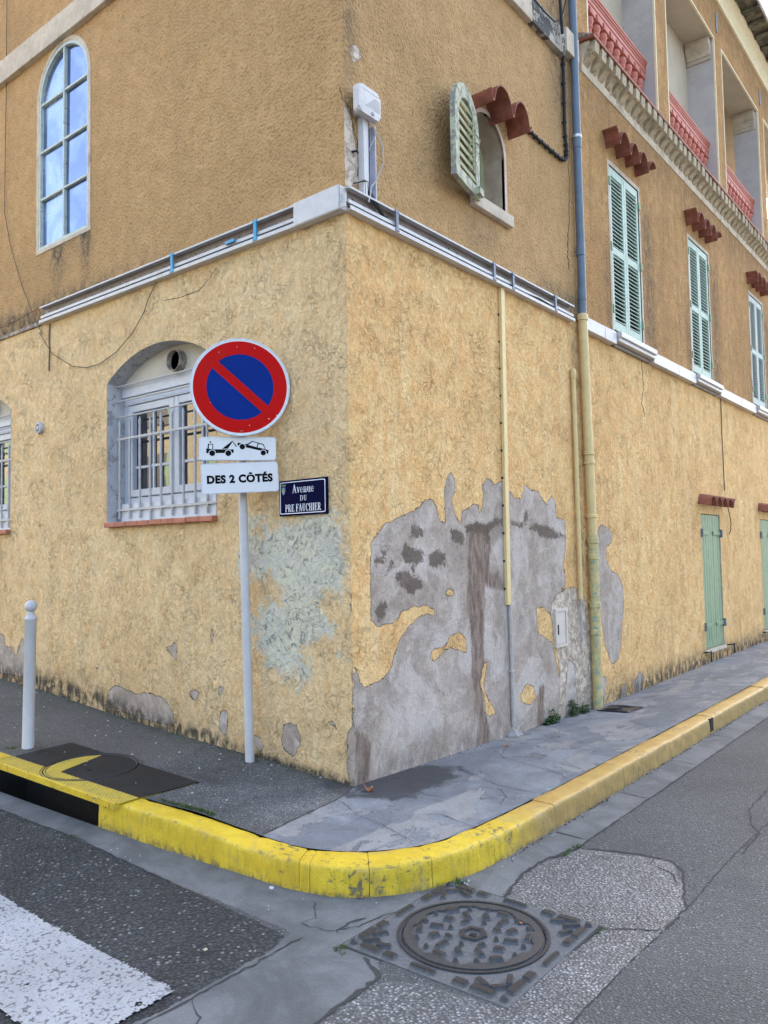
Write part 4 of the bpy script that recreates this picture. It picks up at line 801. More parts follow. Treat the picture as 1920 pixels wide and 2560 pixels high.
# barred windows of the ground floor
def barred(x0,name_lbl=None):
    dx=x0+2.752; T=lambda q:[(u+dx,v) for u,v in q]; fn=LF
    w_=MB(); w_.loopwall(T(wB),fn,-.004,.24); rv=w_.build('window_reveal',M_peelw,CB)
    m=MB(); m.prism(T(arch(-2.76,-1.30,2.93,2.96,3.21)),fn,.15,.30); m.build('tympanum',painted('cream_tympanum',(.55,.50,.42),.85,.1,scale=4,dirtamt=.5),CB)
    m=MB(); m.lathe((-1.945+dx,.0,3.06),[(.080,.19),(.080,.085),(.084,.080),(.089,.082),(.090,.22)],28,'y'); vp=m.build('vent_pipe',M_stoneD,CB,True)
    m=MB(); m.lathe((-1.945+dx,.0,3.06),[(.081,.125),(.001,.125)],24,'y'); m.build('vent_opening',M_dark,vp)
    m=MB(); m.box(-2.74+dx,-1.32+dx,.135,.24,2.86,2.945,.006); m.box(-2.70+dx,-1.36+dx,.15,.24,2.79,2.858,.006)
    m.box(-2.752+dx,-2.68+dx,.17,.24,1.80,2.86,.006); m.box(-1.38+dx,-1.312+dx,.17,.24,1.80,2.86,.006); m.box(-2.68+dx,-1.38+dx,.17,.24,1.93,1.985,.006); m.box(-2.70+dx,-1.36+dx,.10,.24,1.775,1.93,.004)
    wf=m.build('window',M_frame,CB)
    for a,b_ in ((-2.675,-2.035),(-2.03,-1.385)):
        a+=dx;b_+=dx; m=MB(); t_=.062
        m.box(a,a+t_,.155,.215,1.99,2.785,.008); m.box(b_-t_,b_,.155,.215,1.99,2.785,.008); m.box(a+t_,b_-t_,.156,.214,1.99,1.99+t_,.008); m.box(a+t_,b_-t_,.156,.214,2.785-t_,2.785,.008)
        m.box((a+b_)/2-.011,(a+b_)/2+.011,.185,.2,2.05,2.73); m.box(a+t_,b_-t_,.186,.2,2.235,2.257); m.box(a+t_,b_-t_,.186,.2,2.50,2.522)
        m.build('casement',M_frame,wf)
        m=MB(); m.box(a+t_-.003,b_-t_+.003,.200,.207,2.04,2.74); m.build('pane',M_glass,wf)
    m=MB()
    L=1.42; k=9; s0=-2.72+dx
    for i in range(k):
        a=s0+i*L/k; c=rng.uniform(-.002,.002); m.box(a+.002,a+L/k-.002,-.055+c,.24,1.727+c,1.768+c,.006)
    m.build('window_sill',M_sillt,CB)
    m=MB(); g_=.08
    for z in (2.952,2.822,2.682): m.tube([(-2.745+dx,g_+.01,z+.002),(-2.0+dx,g_+.012,z-.002),(-1.315+dx,g_+.01,z)],.0085,8)
    for z in (2.49,1.878): m.box(-2.735+dx,-1.32+dx,g_-.004,g_+.016,z-.009,z+.009)
    for i in range(10):
        x=-2.695+dx+.1465*i; top=2.66 if i!=3 else 2.64; r_=.0105
        z0=1.80 if i!=3 else 1.775
        m.tube([(x,g_+.004,z0),(x,g_+.004,2.56),(x,g_+.004,2.585),(x,g_+.004,top-.04),(x,g_+.004,top)],[r_,r_,r_*.8,r_*1.25,.001],8)
    m.build('window_grille',M_iron,CB,True)
barred(-2.752); barred(-5.88)
# small arched window of the right face
m=MB(); m.ring(arch(1.52,2.135,4.35,4.87,5.18,20),wD,RF,-.008,.02); m.build('window_surround',painted('pinkish_window_surround',(.62,.46,.36),.85,.12,chip=(.40,.33,.27),chipamt=.62),CB)
m=MB(); m.loopwall(wD,RF,-.004,.26); m.build('window_reveal',painted('worn_plaster_reveal',(.47,.37,.27),.9,.2,chip=(.33,.26,.19),chipamt=.62,scale=8),CB)
m=MB(); m.ring(wD,arch(1.61,2.045,4.42,4.87,5.09,20),RF,.20,.25); m.box(-.245,-.21,1.81,1.835,4.40,5.10); w4=m.build('window',painted('olive_window_paint',(.36,.38,.22),.6,.1),CB)
m=MB(); m.prism(wD,RF,.235,.25); m.build('pane',M_glass,w4)
m=MB(); m.box(.0,.055,1.53,2.165,4.262,4.362,.008); m.box(-.26,.0,1.55,2.105,4.33,4.372); m.build('window_sill',M_stone,CB)
# its open louvred shutter
ha=math.atan2(.12,.545)
def SHF(a,b_,d):   # a along leaf from hinge, b_ height, d thickness
    return (.035+a*math.sin(ha)+d*math.cos(ha),1.565-a*math.cos(ha)+d*math.sin(ha),b_)
m=MB(); o_=arch(0,.54,4.29,4.84,5.10,20); i_=arch(.085,.455,4.375,4.80,4.99,20); m.ring(o_,i_,SHF,0,.042); shut=m.build('shutter',M_flak,CB)
m=MB()
for i in range(8):
    z=4.40+i*.072
    h0=.085;h1=.455
    if z>4.80: 
        q=math.sqrt(max(0.01,1-((z-4.78)/.215)**2)); c=.27; h0=c-.185*q; h1=c+.185*q
    p=[SHF(h0,z,.036),SHF(h1,z,.036),SHF(h1,z+.084,.008),SHF(h0,z+.084,.008)]; q=[SHF(h0,z+.006,.041),SHF(h1,z+.006,.041),SHF(h1,z+.090,.013),SHF(h0,z+.090,.013)]
    m.add(p+q,[(0,1,2,3),(7,6,5,4),(0,4,5,1),(1,5,6,2),(2,6,7,3),(3,7,4,0)])
m.build('slats',M_slat,shut)
m=MB(); m.tube([SHF(.19,4.45,.058),SHF(.19,4.88,.058)],.008,6)
for i in range(5):
    z=4.47+i*.085; m.tube([SHF(.19,z,.058),SHF(.21,z+.012,.062),SHF(.235,z+.008,.055),SHF(.25,z-.01,.042)],.004,5)
m.tube([SHF(.15,4.72,.045),SHF(.10,4.70,.075),SHF(.09,4.74,.08),SHF(.12,4.78,.06),SHF(.16,4.78,.045)],.006,6); m.build('slat_rod',M_slat,shut)
m=MB(); m.obox(SHF(.07,4.33,.06),Vector(SHF(.05,0,0))-Vector(SHF(0,0,0)),(0,0,.03),Vector(SHF(0,0,.022))-Vector(SHF(0,0,0)),.006); m.build('hinge_block',M_flak,shut)
# tiled canopies
def canopy(parent,y0,y1,zb,h,proj,wave,peak0,drop=.0):
    """one row of half round tiles, mortared into the wall"""
    m=MB(); n=int((y1-y0)/.010); vs=[];fs=[]; K=5; th=.014
    def prof(y,j):
        t=((y-peak0)/wave+.5)%1.0; a=abs(t-.5)*2            # 0 on the crest, 1 in the valley
        return h*(math.sqrt(max(0,1-(a/.86)**2)) if a<.84 else .20*(1-(a-.84)/.16)**2) + .004*math.sin(13*y+j)
    for i in range(n+1):
        y=y0+(y1-y0)*i/n
        for lay in (0,1):
            for j in range(K+1):
                x=-.01+(proj+.01)*j/K; z=zb-drop*j/K+prof(y,0)*(1-.05*j/K)-th*lay; vs.append((x,y+.012*math.sin(7*y)*j/K,z))
    Wd=2*(K+1)
    for i in range(n):
        A=i*Wd; B_=A+Wd
        for j in range(K): fs+=[(A+j,A+j+1,B_+j+1,B_+j),(A+K+1+j,B_+K+1+j,B_+K+2+j,A+K+2+j)]
        fs+=[(A+K,A+Wd-1,B_+Wd-1,B_+K),(A,B_,B_+K+1,A+K+1)]
    for A in (0,n*Wd): fs+=[tuple([A+j for j in range(K+1)]+[A+Wd-1-j for j in range(K+1)])]
    m.add(vs,fs); return m.build('tile_canopy',M_tile,parent,True)
canopy(CB,1.57,2.23,5.095,.195,.215,.30,1.755,.0)
m=MB(); m.prism([(1.90,5.26),(2.15,5.26),(2.17,5.37),(2.12,5.43),(2.05,5.38),(1.99,5.42),(1.92,5.35)],RF,-.006,.004); m.build('mortar_patch',painted('tan_mortar',(.50,.37,.24),.95,.1),CB)

for pts,f_ in (([zV(1500,850),zV(1496,1100),zV(1500,1350),zV(1490,1600),zV(1500,1750)],'R'),([zV(25,560),zV(40,630),zV(95,700),zV(118,850),zV(135,900),zV(142,1000),zV(140,1150)],'R'),([zL1(935,1158),zL1(900,1210),zL1(860,1255),zL1(780,1285),zL1(700,1300)],'L'),([zR(690,360),zR(700,560),zR(690,700),zR(720,820)],'R'),([zL1(0,1418),zL1(60,1390),zL1(130,1350),zL1(165,1335)],'L')):
    P_=[]; m=MB()
    for a,b in zip(pts[:-1],pts[1:]):
        for k in range(8): P_.append((a[0]+(b[0]-a[0])*k/8+rng.normal(0,.9),a[1]+(b[1]-a[1])*k/8))
    P_=[onX(p,.001) if f_=='R' else onY(p,-.001) for p in P_]; m.tube(P_,[.0012+.0022*abs(math.sin(i*1.7)) for i in range(len(P_))],4); m.build('plaster_crack',M_dark,CB)

# ================================================================== loggia building
LB=empty('loggia_building',(0,0,0)); tag(LB,'long orange house with red balustrades, mint louvred shutters and small green doors','house')
Y1=16.
doors=[(7.21,8.06),(10.34,11.2),(13.4,14.25)]
ops=[(3.99,6.10),(6.54,8.77),(9.17,11.43),(11.82,14.05)]
cdt_sheet('wall',M_lowR,rect(3.6,6.2,-.3,2.2),[],RF,.03,attrR,LB,disp=wob)
cdt_sheet('wall',M_lowR,rect(6.2,Y1,-.3,2.2),[rect(a,b,.105,1.94) for a,b in doors],RF,.1,{**allfar,'dirt':attrR['dirt']},LB,disp=wob)
cdt_sheet('wall',M_lowR,rect(3.6,Y1,2.2,3.74),[],RF,.1,allfar,LB,disp=wob)
cdt_sheet('wall',M_upR,rect(3.6,Y1,3.74,6.86),[rect(a,b,3.80,5.715) for a,b in Wn],RF,.08,attrUp,LB,disp=wob)
aL={**allfar,'dirt':lambda V:.35*ss(V[:,1],9.4,10.1)}
cdt_sheet('wall',M_upR,rect(3.6,Y1,6.86,10.1),[rect(a,b,6.861,9.38) for a,b in ops],RF,.12,aL,LB)
mb=MB(); mb.box(-9,-.42,3.6,Y1,-.3,6.80); mb.box(-9,-1.75,3.6,Y1,6.8,10.0); mb.box(-1.75,-.3,3.6,3.99,6.8,10); mb.build('wall',M_loggia,LB)  # hidden core added to block the sun, plus the loggia back and side walls
for a,b in zip([3.99]+[o[1] for o in ops],[3.99]+[o[0] for o in ops[1:]]+[Y1]): 
    if b-a>.01: mb=MB(); mb.box(-.42,-.004,a+.0,b-.0,6.86,9.6); mb.build('pier',M_reveal,LB)
mb=MB(); mb.box(-1.75,-.004,3.6,Y1,9.60,9.9); mb.box(-.42,-.005,3.99,Y1,9.383,9.6); mb.build('loggia_ceiling',M_loggia,LB)
mb=MB(); mb.box(-1.75,-.004,3.6,Y1,6.6,6.855); mb.build('loggia_floor',M_stone,LB)
for a,b in ops[:4]:   # green shutters of the loggia doors
    mb=MB(); c=(a+b)/2+.15; mb.box(-1.75,-1.71,c-.5,c-.02,6.87,9.05,.006); mb.box(-1.75,-1.71,c+.02,c+.5,6.87,9.05,.006)
    for k in range(2):
        for j in range(26): z=6.97+j*.078; mb.box(-1.712,-1.700,c-.44+k*.52,c-.08+k*.52,z,z+.05)
    mb.build('shutter',M_door,LB)
# cream outlines round the openings
mb=MB()
for a,b in ops:
    mb.box(-.02,.006,a-.022,a+.004,6.87,9.402); mb.box(-.02,.006,b-.004,b+.022,6.87,9.402); mb.box(-.02,.0065,a+.004,b-.004,9.376,9.402)
mb.build('opening_trim',M_cream,LB)
# capitals
for a,b in ops:
    m=MB(); pr=[(0,9.06),(.022,9.062),(.024,9.12),(.04,9.125),(.045,9.16),(.05,9.165),(.055,9.20),(.085,9.235),(.105,9.27),(.125,9.30),(.13,9.376),(0,9.376)]
    m.prism(pr,lambda u,v,d:(-.05-d*.355,b-u,v),0,1); m.build('capital',M_stone,LB); m=MB(); m.prism(pr,lambda u,v,d:(-.05-d*.355,a+u,v),0,1); m.build('capital',M_stone,LB)
# anchor plates
for y in (6.32,8.95,11.62):
    m=MB(); m.prism([(y-.045,9.60),(y+.0,9.545),(y+.05,9.60),(y+.05,9.83),(y+.0,9.885),(y-.045,9.83)],RF,-.012,.0); m.build('anchor_plate',M_plate,LB)
# balustrades
def balustrade(a,b):
    m=MB(); 
    for (x0,x1,z0,z1) in ((-.30,-.11,7.715,7.745),(-.292,-.118,7.685,7.715),(-.285,-.128,7.655,7.685),(-.278,-.135,7.60,7.655),(-.27,-.142,7.565,7.60)): m.box(x0,x1,a+.001,b-.001,z0+.0005,z1,.006)
    m.box(-.29,-.11,a+.001,b-.001,6.856,6.93,.01)
    root=m.build('balustrade',M_bal,LB)
    n=int(round((b-a)/.187)); prof=[(.062,6.93),(.062,6.955),(.045,6.965),(.042,6.985),(.060,7.01),(.078,7.06),(.089,7.12),(.091,7.17),(.083,7.22),(.066,7.265),(.050,7.30),(.040,7.335),(.038,7.355),(.052,7.37),(.054,7.385),(.048,7.395),(.060,7.42),(.068,7.45),(.062,7.48),(.045,7.495),(.045,7.5)]
    first=None
    for i in range(n):
        y=a+(b-a)*(i+.5)/n
        if first is None:
            q=MB(); q.lathe((-.205,y,0),prof,20); q.box(-.275,-.135,y-.072,y+.072,7.50,7.566,.004); first=q.build('baluster',M_bal,root,True); y00=y
        else:
            o=first.copy(); COL.objects.link(o); o.location=(0,y-y00,0); o.parent=root
for a,b in ops: balustrade(a,b)
# cornice: plain cove, brackets, tile edge
m=MB(); pr=[(0,6.455),(.012,6.458),(.016,6.56),(.03,6.62),(.06,6.68),(.10,6.725),(.10,6.75),(0,6.75)]
m.prism(pr,lambda u,v,d:(u,3.77+d*(Y1-3.77),v),0,1); m.build('cornice',M_cove,LB)
m=MB(); y=3.80; k=0
while y<Y1-.2:
    wj=rng.uniform(.098,.122); z0=6.70+rng.uniform(-.005,.005); s_=rng.uniform(.96,1.05)
    # curved under-tile bracket
    pts=[(0.0,6.535),(.035,6.56),(.07,6.60),(.105,6.625),(.142,6.635),(.150,6.70),(.150,6.752),(0,6.752)]
    m.prism([(u*s_,v+z0-6.70) for u,v in pts],lambda u,v,d:(u+.004,y+d*wj+.02*(u),v),0,1)
    y+=.187; k+=1
m.build('cornice_brackets',M_coveD,LB)
m=MB(); m.box(-.01,.168,3.745,Y1,6.754,6.79,.006); m.build('cornice_tiles',M_tile,LB)
m=MB(); m.prism([(0,6.79),(.158,6.79),(.0,6.862)],lambda u,v,d:(u-.001,3.745+d*(Y1-3.745),v),0,1); m.build('cornice_weathering',M_stoneD,LB)
# eaves
m=MB(); m.box(-.01,.035,3.6,Y1,10.08,10.11,.006); m.prism([(0,10.11),(.02,10.11),(.03,10.2),(.06,10.30),(.12,10.40),(.12,10.44),(0,10.44)],lambda u,v,d:(u,3.6+d*(Y1-3.6),v),0,1); m.build('eaves_moulding',M_cream,LB)
m=MB(); m.box(0,.40,3.6,Y1,10.445,10.475); 
y=3.7
while y<Y1: m.box(.10,.385,y,y+.10,10.40,10.444,.006); y+=.42
m.build('eaves',M_wood,LB)
m=MB(); n=10; m.tube([(.405,3.55,10.46),(.405,Y1,10.46)],.022,10); m.build('gutter',M_zinc,LB,True)
m=MB(); m.add([(.42,3.55,10.50),(.42,Y1,10.50),(-5,Y1,12.4),(-5,3.55,12.4),(-10,Y1,10.5),(-10,3.55,10.5)],[(0,1,2,3),(3,2,4,5),(0,3,5),(1,4,2)]); m.build('roof',M_roof,LB)
# louvred shutters
def louvred(a,b,z0,z1,mat):
    m=MB(); m.loopwall(rect(a,b,3.80,5.715),RF,-.002,.10); m.build('window_reveal',M_stone,LB)
    m=MB(); m.ring(rect(a-.045,b+.045,3.80,5.765),rect(a,b,3.80,5.715),RF,-.004,.01); m.build('window_surround',M_stone,LB)
    m=MB(); m.box(-.10,-.09,a,b,3.80,5.715); m.build('window',M_dark,LB)  # dark backing sheet standing for the shade behind the slats
    c=(a+b)/2
    for s,(p,q) in enumerate(((a+.008,c-.003),(c+.003,b-.008))):
        m=MB(); x0,x1=-.048,-.004; st=.055; zm_=z0+(z1-z0)*.49
        m.box(x0,x1,p,p+st,z0,z1,.004); m.box(x0,x1,q-st,q,z0,z1,.004)
        for za,zb in ((z0,z0+.10),(zm_-.04,zm_+.04),(z1-.09,z1)): m.box(x0+.001,x1-.001,p+st,q-st,za,zb,.004)
        sh=m.build('shutter',mat,LB)
        m=MB()
        for za,zb in ((z0+.10,zm_-.04),(zm_+.04,z1-.09)):
            k=int((zb-za)/.043)
            for i in range(k):
                z=za+(zb-za)*(i+.5)/k
                # slat tilted outwards-down
                m.add([(x1-.003,p+st-.004,z-.011),(x1-.003,q-st+.004,z-.011),(x0+.006,q-st+.004,z+.004),(x0+.006,p+st-.004,z+.004),(x1-.003,p+st-.004,z-.003),(x1-.003,q-st+.004,z-.003),(x0+.006,q-st+.004,z+.012),(x0+.006,p+st-.004,z+.012)],[(0,1,2,3),(7,6,5,4),(0,4,5,1),(1,5,6,2),(2,6,7,3),(3,7,4,0)])
        m.build('slats',mat,sh)
        hy=p-.014 if s==0 else q+.014
        for z in (z0+.22,zm_+.02,z1-.18): m=MB(); m.box(-.02,.018,hy-.020,hy+.020,z-.045,z+.045,.005); m.build('hinge',M_door,sh)
    m=MB(); 
    return
for i,(a,b) in enumerate(Wn):
    louvred(a,b,3.875,5.705,M_mint if i<2 else M_mintW)
    canopy(LB,a-.14,b+.17,5.875,.19,.17,.285,a+.09,.0)
    m=MB(); m.box(-.10,.125,a-.10,b+.12,3.742,3.80,.008); m.box(-.02,.10,a-.10,b+.12,3.70,3.742,.006); m.build('window_sill',M_white,LB)
# small plank doors
for i,(a,b) in enumerate(doors):
    m=MB(); m.loopwall(rect(a,b,.105,1.94),RF,-.002,.06); m.build('door_reveal',M_stone,LB)
    c=(a+b)/2
    for s,(p,q) in enumerate(((a+.006,c-.002),(c+.002,b-.006))):
        m=MB(); k=4; w_=(q-p)/k
        for j in range(k): m.box(-.045,-.012+rng.uniform(-.001,.001),p+j*w_+.0025,p+(j+1)*w_-.0025,.115,1.932,.004)
        dr=m.build('plank_door' ,M_door,LB)
        for z in (.42,1.68):
            y0,y1=(p-.02,q-.10) if s==0 else (p+.10,q+.02); m=MB(); m.box(-.013,.004,y0,y1,z-.027,z+.027,.004); m.build('strap_hinge',M_door,dr)
            hy=p-.02 if s==0 else q+.02; m=MB(); m.box(-.01,.03,hy-.018,hy+.018,z-.055,z+.055,.005); m.build('hinge_pin',M_plate,dr)
    m=MB(); m.box(-.06,.03,a-.02,b+.02,.06,.103,.006); m.build('door_sill',M_stone,LB)
    for y in (a-.12,b+.12):
        m=MB(); m.tube([(0,y,.09),(.10,y,.10),(.10,y,.12),(.10,y,-.02)],.009,6); m.tube([(.10,y-.05,.10),(.10,y+.03,.105)],.009,6); m.build('shutter_stop',M_black,LB)
    canopy(LB,a-.12,b+.22,2.085,.13,.17,.27,a+.02,.03)
# downpipe
xp=.055
m=MB(); m.tube([(xp,3.47,10.3),(xp,3.495,7.0),(xp,3.512,4.2),(xp,3.50,3.76)],.041,18); dp=m.build('downpipe',M_pgrey,LB,True)
for z in (5.55,4.45,4.0): m=MB(); m.lathe((xp,3.503,z),[(.041,-.05),(.045,-.048),(.045,.048),(.041,.05)],18); m.build('pipe_collar',M_pgrey,dp,True)
m=MB(); m.lathe((xp,3.503,5.62),[(.042,-.018),(.048,-.016),(.048,.016),(.042,.018)],18); m.box(0,.05,3.49,3.51,5.61,5.63); m.build('pipe_band',M_zinc,dp,True)
m=MB(); m.tube([(xp,3.50,3.80),(xp,3.54,2.6),(xp,3.575,1.60)],.047,18); m.lathe((xp,3.50,3.77),[(.047,-.03),(.056,-.025),(.056,.025),(.045,.04)],18)
for z in (2.42,2.33,1.80): m.lathe((xp,3.565-.03*(z-1.8),z),[(.047,-.02),(.056,-.014),(.056,.014),(.047,.02)],18)
m.build('pipe_section',M_pyel,dp,True)
m=MB(); m.tube([(xp,3.575,1.62),(xp,3.578,.9),(xp,3.575,-.12)],.049,18)
for z in (1.56,1.40,.93,.66): m.lathe((xp,3.577,z),[(.049,-.03),(.057,-.024),(.057,.024),(.049,.03)],18)
m.build('pipe_section',M_pgreen,dp,True)

# ================================================================== things fixed to the walls
# trunking along the left face
def duct(name,label,axis,a,b,extra=None):
    root=empty(name,(0,0,3.7)); 
    fn=(lambda u,d,z:(u,-d,z)) if axis=='L' else (lambda u,d,z:(d,u,z))
    def bar(m,u0,u1,d0,d1,z0,z1,bv=.0):
        p=fn(u0,d0,z0);q=fn(u1,d1,z1); m.box(p[0],q[0],p[1],q[1],z0,z1,bv)
    m=MB(); bar(m,a,b,.001,.006,3.704,3.850); m.build('back_plate',M_duct,root)
    m=MB(); bar(m,a,b,.006,.058,3.845,3.851); bar(m,a,b,.050,.058,3.838,3.845); bar(m,a,b,.001,.062,3.696,3.704); bar(m,a,b,.055,.062,3.704,3.722); bar(m,a,b,.006,.045,3.755,3.759); bar(m,a,b,.040,.045,3.759,3.768); bar(m,a,b,.040,.045,3.745,3.755)
    m.build('flanges',M_white,root)
    m=MB(); rgl=np.random.default_rng(5 if axis=='L' else 6); u=a+.08
    while u<b-.05:
        p=fn(u,.0062,3.80+rgl.uniform(-.01,.01)); s_=.006; q=fn(u+.008,.009,0); m.box(p[0],q[0],p[1],q[1],p[2]-.004,p[2]+.004); u+=rgl.uniform(.09,.16)
    m.build('fixing_holes',M_dark,root)
    return root,fn
tr,fn=duct('cable_trunking','', 'L',-3.80,-.02); tag(tr,'open white cable trunking with blue clips, running left from the house corner','cable trunking',group='open cable trunking around the house corner')
def clip(root,fn,u,mat,lie=False):
    m=MB(); p=fn(u-.014,.050,3.70); q=fn(u+.014,.066,3.85)
    if lie: p=fn(u-.05,.050,3.752); q=fn(u+.05,.07,3.772); m.box(p[0],q[0],p[1],q[1],3.752,3.774,.003)
    else:
        m.box(p[0],q[0],p[1],q[1],3.718,3.835,.003); p=fn(u-.022,.048,0); q=fn(u+.022,.068,0); m.box(p[0],q[0],p[1],q[1],3.700,3.722,.003); m.box(p[0],q[0],p[1],q[1],3.830,3.852,.003)
    m.build('clip',mat,root)
U1=lambda p:float(onY(p,-.055)[0]); U2=lambda p:float(onX(p,.055)[1])
clip(tr,fn,U1((639,568)),M_blue); clip(tr,fn,U1((431,648)),M_blue); clip(tr,fn,U1((577,605)),M_blue,True)
m=MB(); m.obox((-.20,-.072,3.775),(.205,0,.004),(0,.004,0),(0,0,.079),.004); m.obox((-.20,-.04,3.695),(.205,0,.004),(0,.032,0),(0,0,.003)); m.build('cover_piece',M_white,tr)
m=MB(); m.box(.0,.012,-.066,.0,3.70,3.855); m.box(.012,.055,-.066,-.058,3.70,3.73); m.box(.012,.045,-.050,-.044,3.74,3.80); m.build('end_piece',M_white,tr)
t2,fn2=duct('cable_trunking','', 'R',-.02,3.32); tag(t2,'open white cable trunking with grey clips and black cables right of the house corner','cable trunking',group='open cable trunking around the house corner')
for p in (zV(388,1420),zV(1015,1755),zV(1137,1820),zV(1410,1965)): clip(t2,fn2,U2(p),M_greyc)
m=MB()
for k in range(6):
    y0=.17+.012*k; m.tube([(.03,y0,3.90),(.05,y0+.03,3.84),(.035,y0+.16,3.78-.004*k),(.03,y0+.5,3.735+.003*k),(.03,1.4+.05*k,3.728+.003*k),(.03,3.2,3.73+.002*k)],.0045,5)
m.tube([(.055,2.05,3.735),(.06,2.3,3.725),(.05,2.6,3.75),(.045,3.1,3.735)],.005,5)
m.build('cables',M_black,t2)
# white cover boards between the sills of the loggia house
for i,(a,b,l) in enumerate(((3.50,4.30,'short white cover board between the downpipe and the nearest long shuttered window'),(5.42,6.98,'white cover board between the first and second long-shuttered windows'),(8.12,10.08,'white cover board between the second and third long-shuttered windows'),(11.25,13.1,'white cover board beyond the third long-shuttered window'))):
    r_=empty('trunking_cover',(.0,(a+b)/2,3.72)); tag(r_,l,'cover board',group='white cover boards between the shuttered windows')
    m=MB(); m.box(.0,.078,a,(a+b)/2+.1,3.665,3.792,.004); m.box(.0,.080,(a+b)/2+.102,b,3.663,3.794,.004); m.build('board',M_white,r_)
    m=MB(); m.box(.0,.06,b+.001,b+.035,3.668,3.785); m.build('open_end',M_dark,r_)
for i,(a,b) in enumerate(Wn[:3]):
    r_=MB(); r_.box(.0,.035,a-.09,b+.11,3.66,3.698,.003); o=r_.build('trunking_tray',M_duct); tag(o,['narrow beige trunking tray under the sill of the first long-shuttered window','narrow beige trunking tray under the sill of the second long-shuttered window','narrow beige trunking tray under the sill of the third long-shuttered window'][i],'trunking tray',group='trunking trays under the window sills')
# alarm siren and its upright duct
sr=empty('alarm_box',(.03,.15,4.46)); tag(sr,'white square alarm siren box high beside the corner of the house','alarm box')
def rrect(c0,c1,h0,h1,r_,n=6):
    o=[]
    for (cx_,cz_,a0) in ((c1-r_,h0+r_,-PI/2),(c1-r_,h1-r_,0),(c0+r_,h1-r_,PI/2),(c0+r_,h0+r_,PI)):
        o+=[(cx_+r_*math.cos(a0+PI/2*i/n),cz_+r_*math.sin(a0+PI/2*i/n)) for i in range(n+1)]
    return o
m=MB(); m.prism(rrect(.095,.25,4.39,4.56,.02),RF,-.055,0); m.build('back_box',M_white,sr)
bm=bmesh.new(); m=MB(); m.prism(rrect(.030,.258,4.368,4.560,.030,8),RF,-.105,-.055); bmv=[bm.verts.new(v) for v in m.v]; [bm.faces.new([bmv[i] for i in f]) for f in m.f]
ed=[e for e in bm.edges if all(v.co.x>.104 for v in e.verts)]; bmesh.ops.bevel(bm,geom=ed,offset=.018,segments=4,affect='EDGES',profile=.5); m=MB(); m.bm(bm); cvr=m.build('cover',M_white,sr,True)
m=MB()
for k in range(9): m.box(.1045,.1065,.095+.012*k,.245,4.425+.010*k,4.4275+.010*k)
m.box(.1045,.1065,.07,.245,4.530,4.533); m.lathe((-.01,.17,4.395),[(.014,.10),(.014,.120),(.010,.124),(.001,.125)],14,'x'); m.build('grille_ribs',M_iron,cvr,True)
ud=empty('upright_duct',(.02,.18,3.86)); tag(ud,'upright white cable duct with loose cover and wires below the alarm box','cable duct')
m=MB(); m.box(.001,.006,.15,.275,3.855,4.375); m.box(.006,.045,.266,.275,3.855,4.375); m.box(.006,.045,.15,.156,3.855,4.375); m.build('channel',simple('lavender_grey_duct',(.50,.50,.56),.5),ud)
m=MB(); m.box(.0,.052,.135,.182,3.95,4.40,.004); m.box(.0,.045,.138,.178,3.852,3.948,.003); m.build('loose_cover',M_white,ud)
m=MB(); m.tube([(.03,.19,4.38),(.08,.21,4.33),(.10,.28,4.22),(.08,.31,4.12),(.05,.27,4.0),(.04,.22,3.93),(.05,.20,3.87),(.065,.16,3.80)],.005,6); m.tube([(.03,.25,4.38),(.05,.27,4.31),(.03,.22,4.2),(.03,.19,4.1)],.003,5); m.build('white_wire',M_iron,ud,True)
m=MB(); m.tube([(.03,.20,4.37),(.02,.195,4.2),(.022,.19,4.0),(.04,.20,3.87)],.003,5); m.tube([(.03,.22,4.37),(.02,.235,4.2),(.022,.23,4.0),(.03,.21,3.87)],.003,5); m.tube([(.0,.07,4.13),(.03,.09,4.135),(.03,.10,4.12)],.008,5); m.tube([(.0,.08,3.92),(.02,.10,3.925),(.06,.14,3.94)],.004,5); m.build('dark_wire',M_black,ud,True)
# black cables
def cable(name,label,pts,r_,face,d,mat=M_black,clips=False,cat='cable'):
    P=[(onX(p,d) if face=='R' else onY(p,-d)) for p in pts]; m=MB(); m.tube(P,r_,8)
    o=m.build(name,mat,None,True); tag(o,label,cat); return P,o
P,o=cable('wall_cable','thick black cable from the small tile canopy looping up beside the downpipe',[zV(1190,790),zV(1240,838),zV(1300,895),zV(1375,960),zV(1440,1015),zV(1470,1030),zV(1482,1010),zV(1482,960),zV(1472,850),zV(1466,600),zV(1460,350)],.017,'R',.025)
for a,b in zip(P[1:-1],P[2:]):
    for t_ in (.25,.75):
        q=a+(b-a)*t_; m=MB(); m.box(0,.045,q[1]-.012,q[1]+.012,q[2]-.012,q[2]+.012,.004); m.build('clip',M_black,o)
cable('wall_cable','black cable bundle hanging over the end of the string course at the very top',[zV(1270,-10),zV(1340,75),zV(1405,138),zV(1440,130),zV(1460,80),zV(1483,-10)],.008,'R',.09)
cable('wall_cable','straight dark cable at the top beside the downpipe, above the string course end',[zV(1440,-10),zV(1448,110),zV(1455,215)],.016,'R',.10)
cable('wire','thin dark wire running down the left edge of the orange wall to the trunking end',[zL1(30,-5),zL1(27,400),zL1(22,700),zL1(20,920),zL1(45,1060),zL1(90,1220),zL1(140,1350),zL1(180,1440),zLL(190,100),zLL(250,200),zLL(350,262),zLL(420,268),zLL(480,250),zLL(560,195),zLL(640,100),zLL(695,0),zL1(640,1290),zL1(690,1190),zL1(720,1150)],.0035,'L',.02,simple('dark_wire',(.09,.06,.04),.7),cat='wire')
cable('wire','short brown cable dropping below the open end of the left trunking',[zLL(240,60),zLL(236,110),zLL(238,180),zLL(236,285)],.007,'L',.01,simple('brown_wire',(.20,.13,.08),.8),cat='wire')
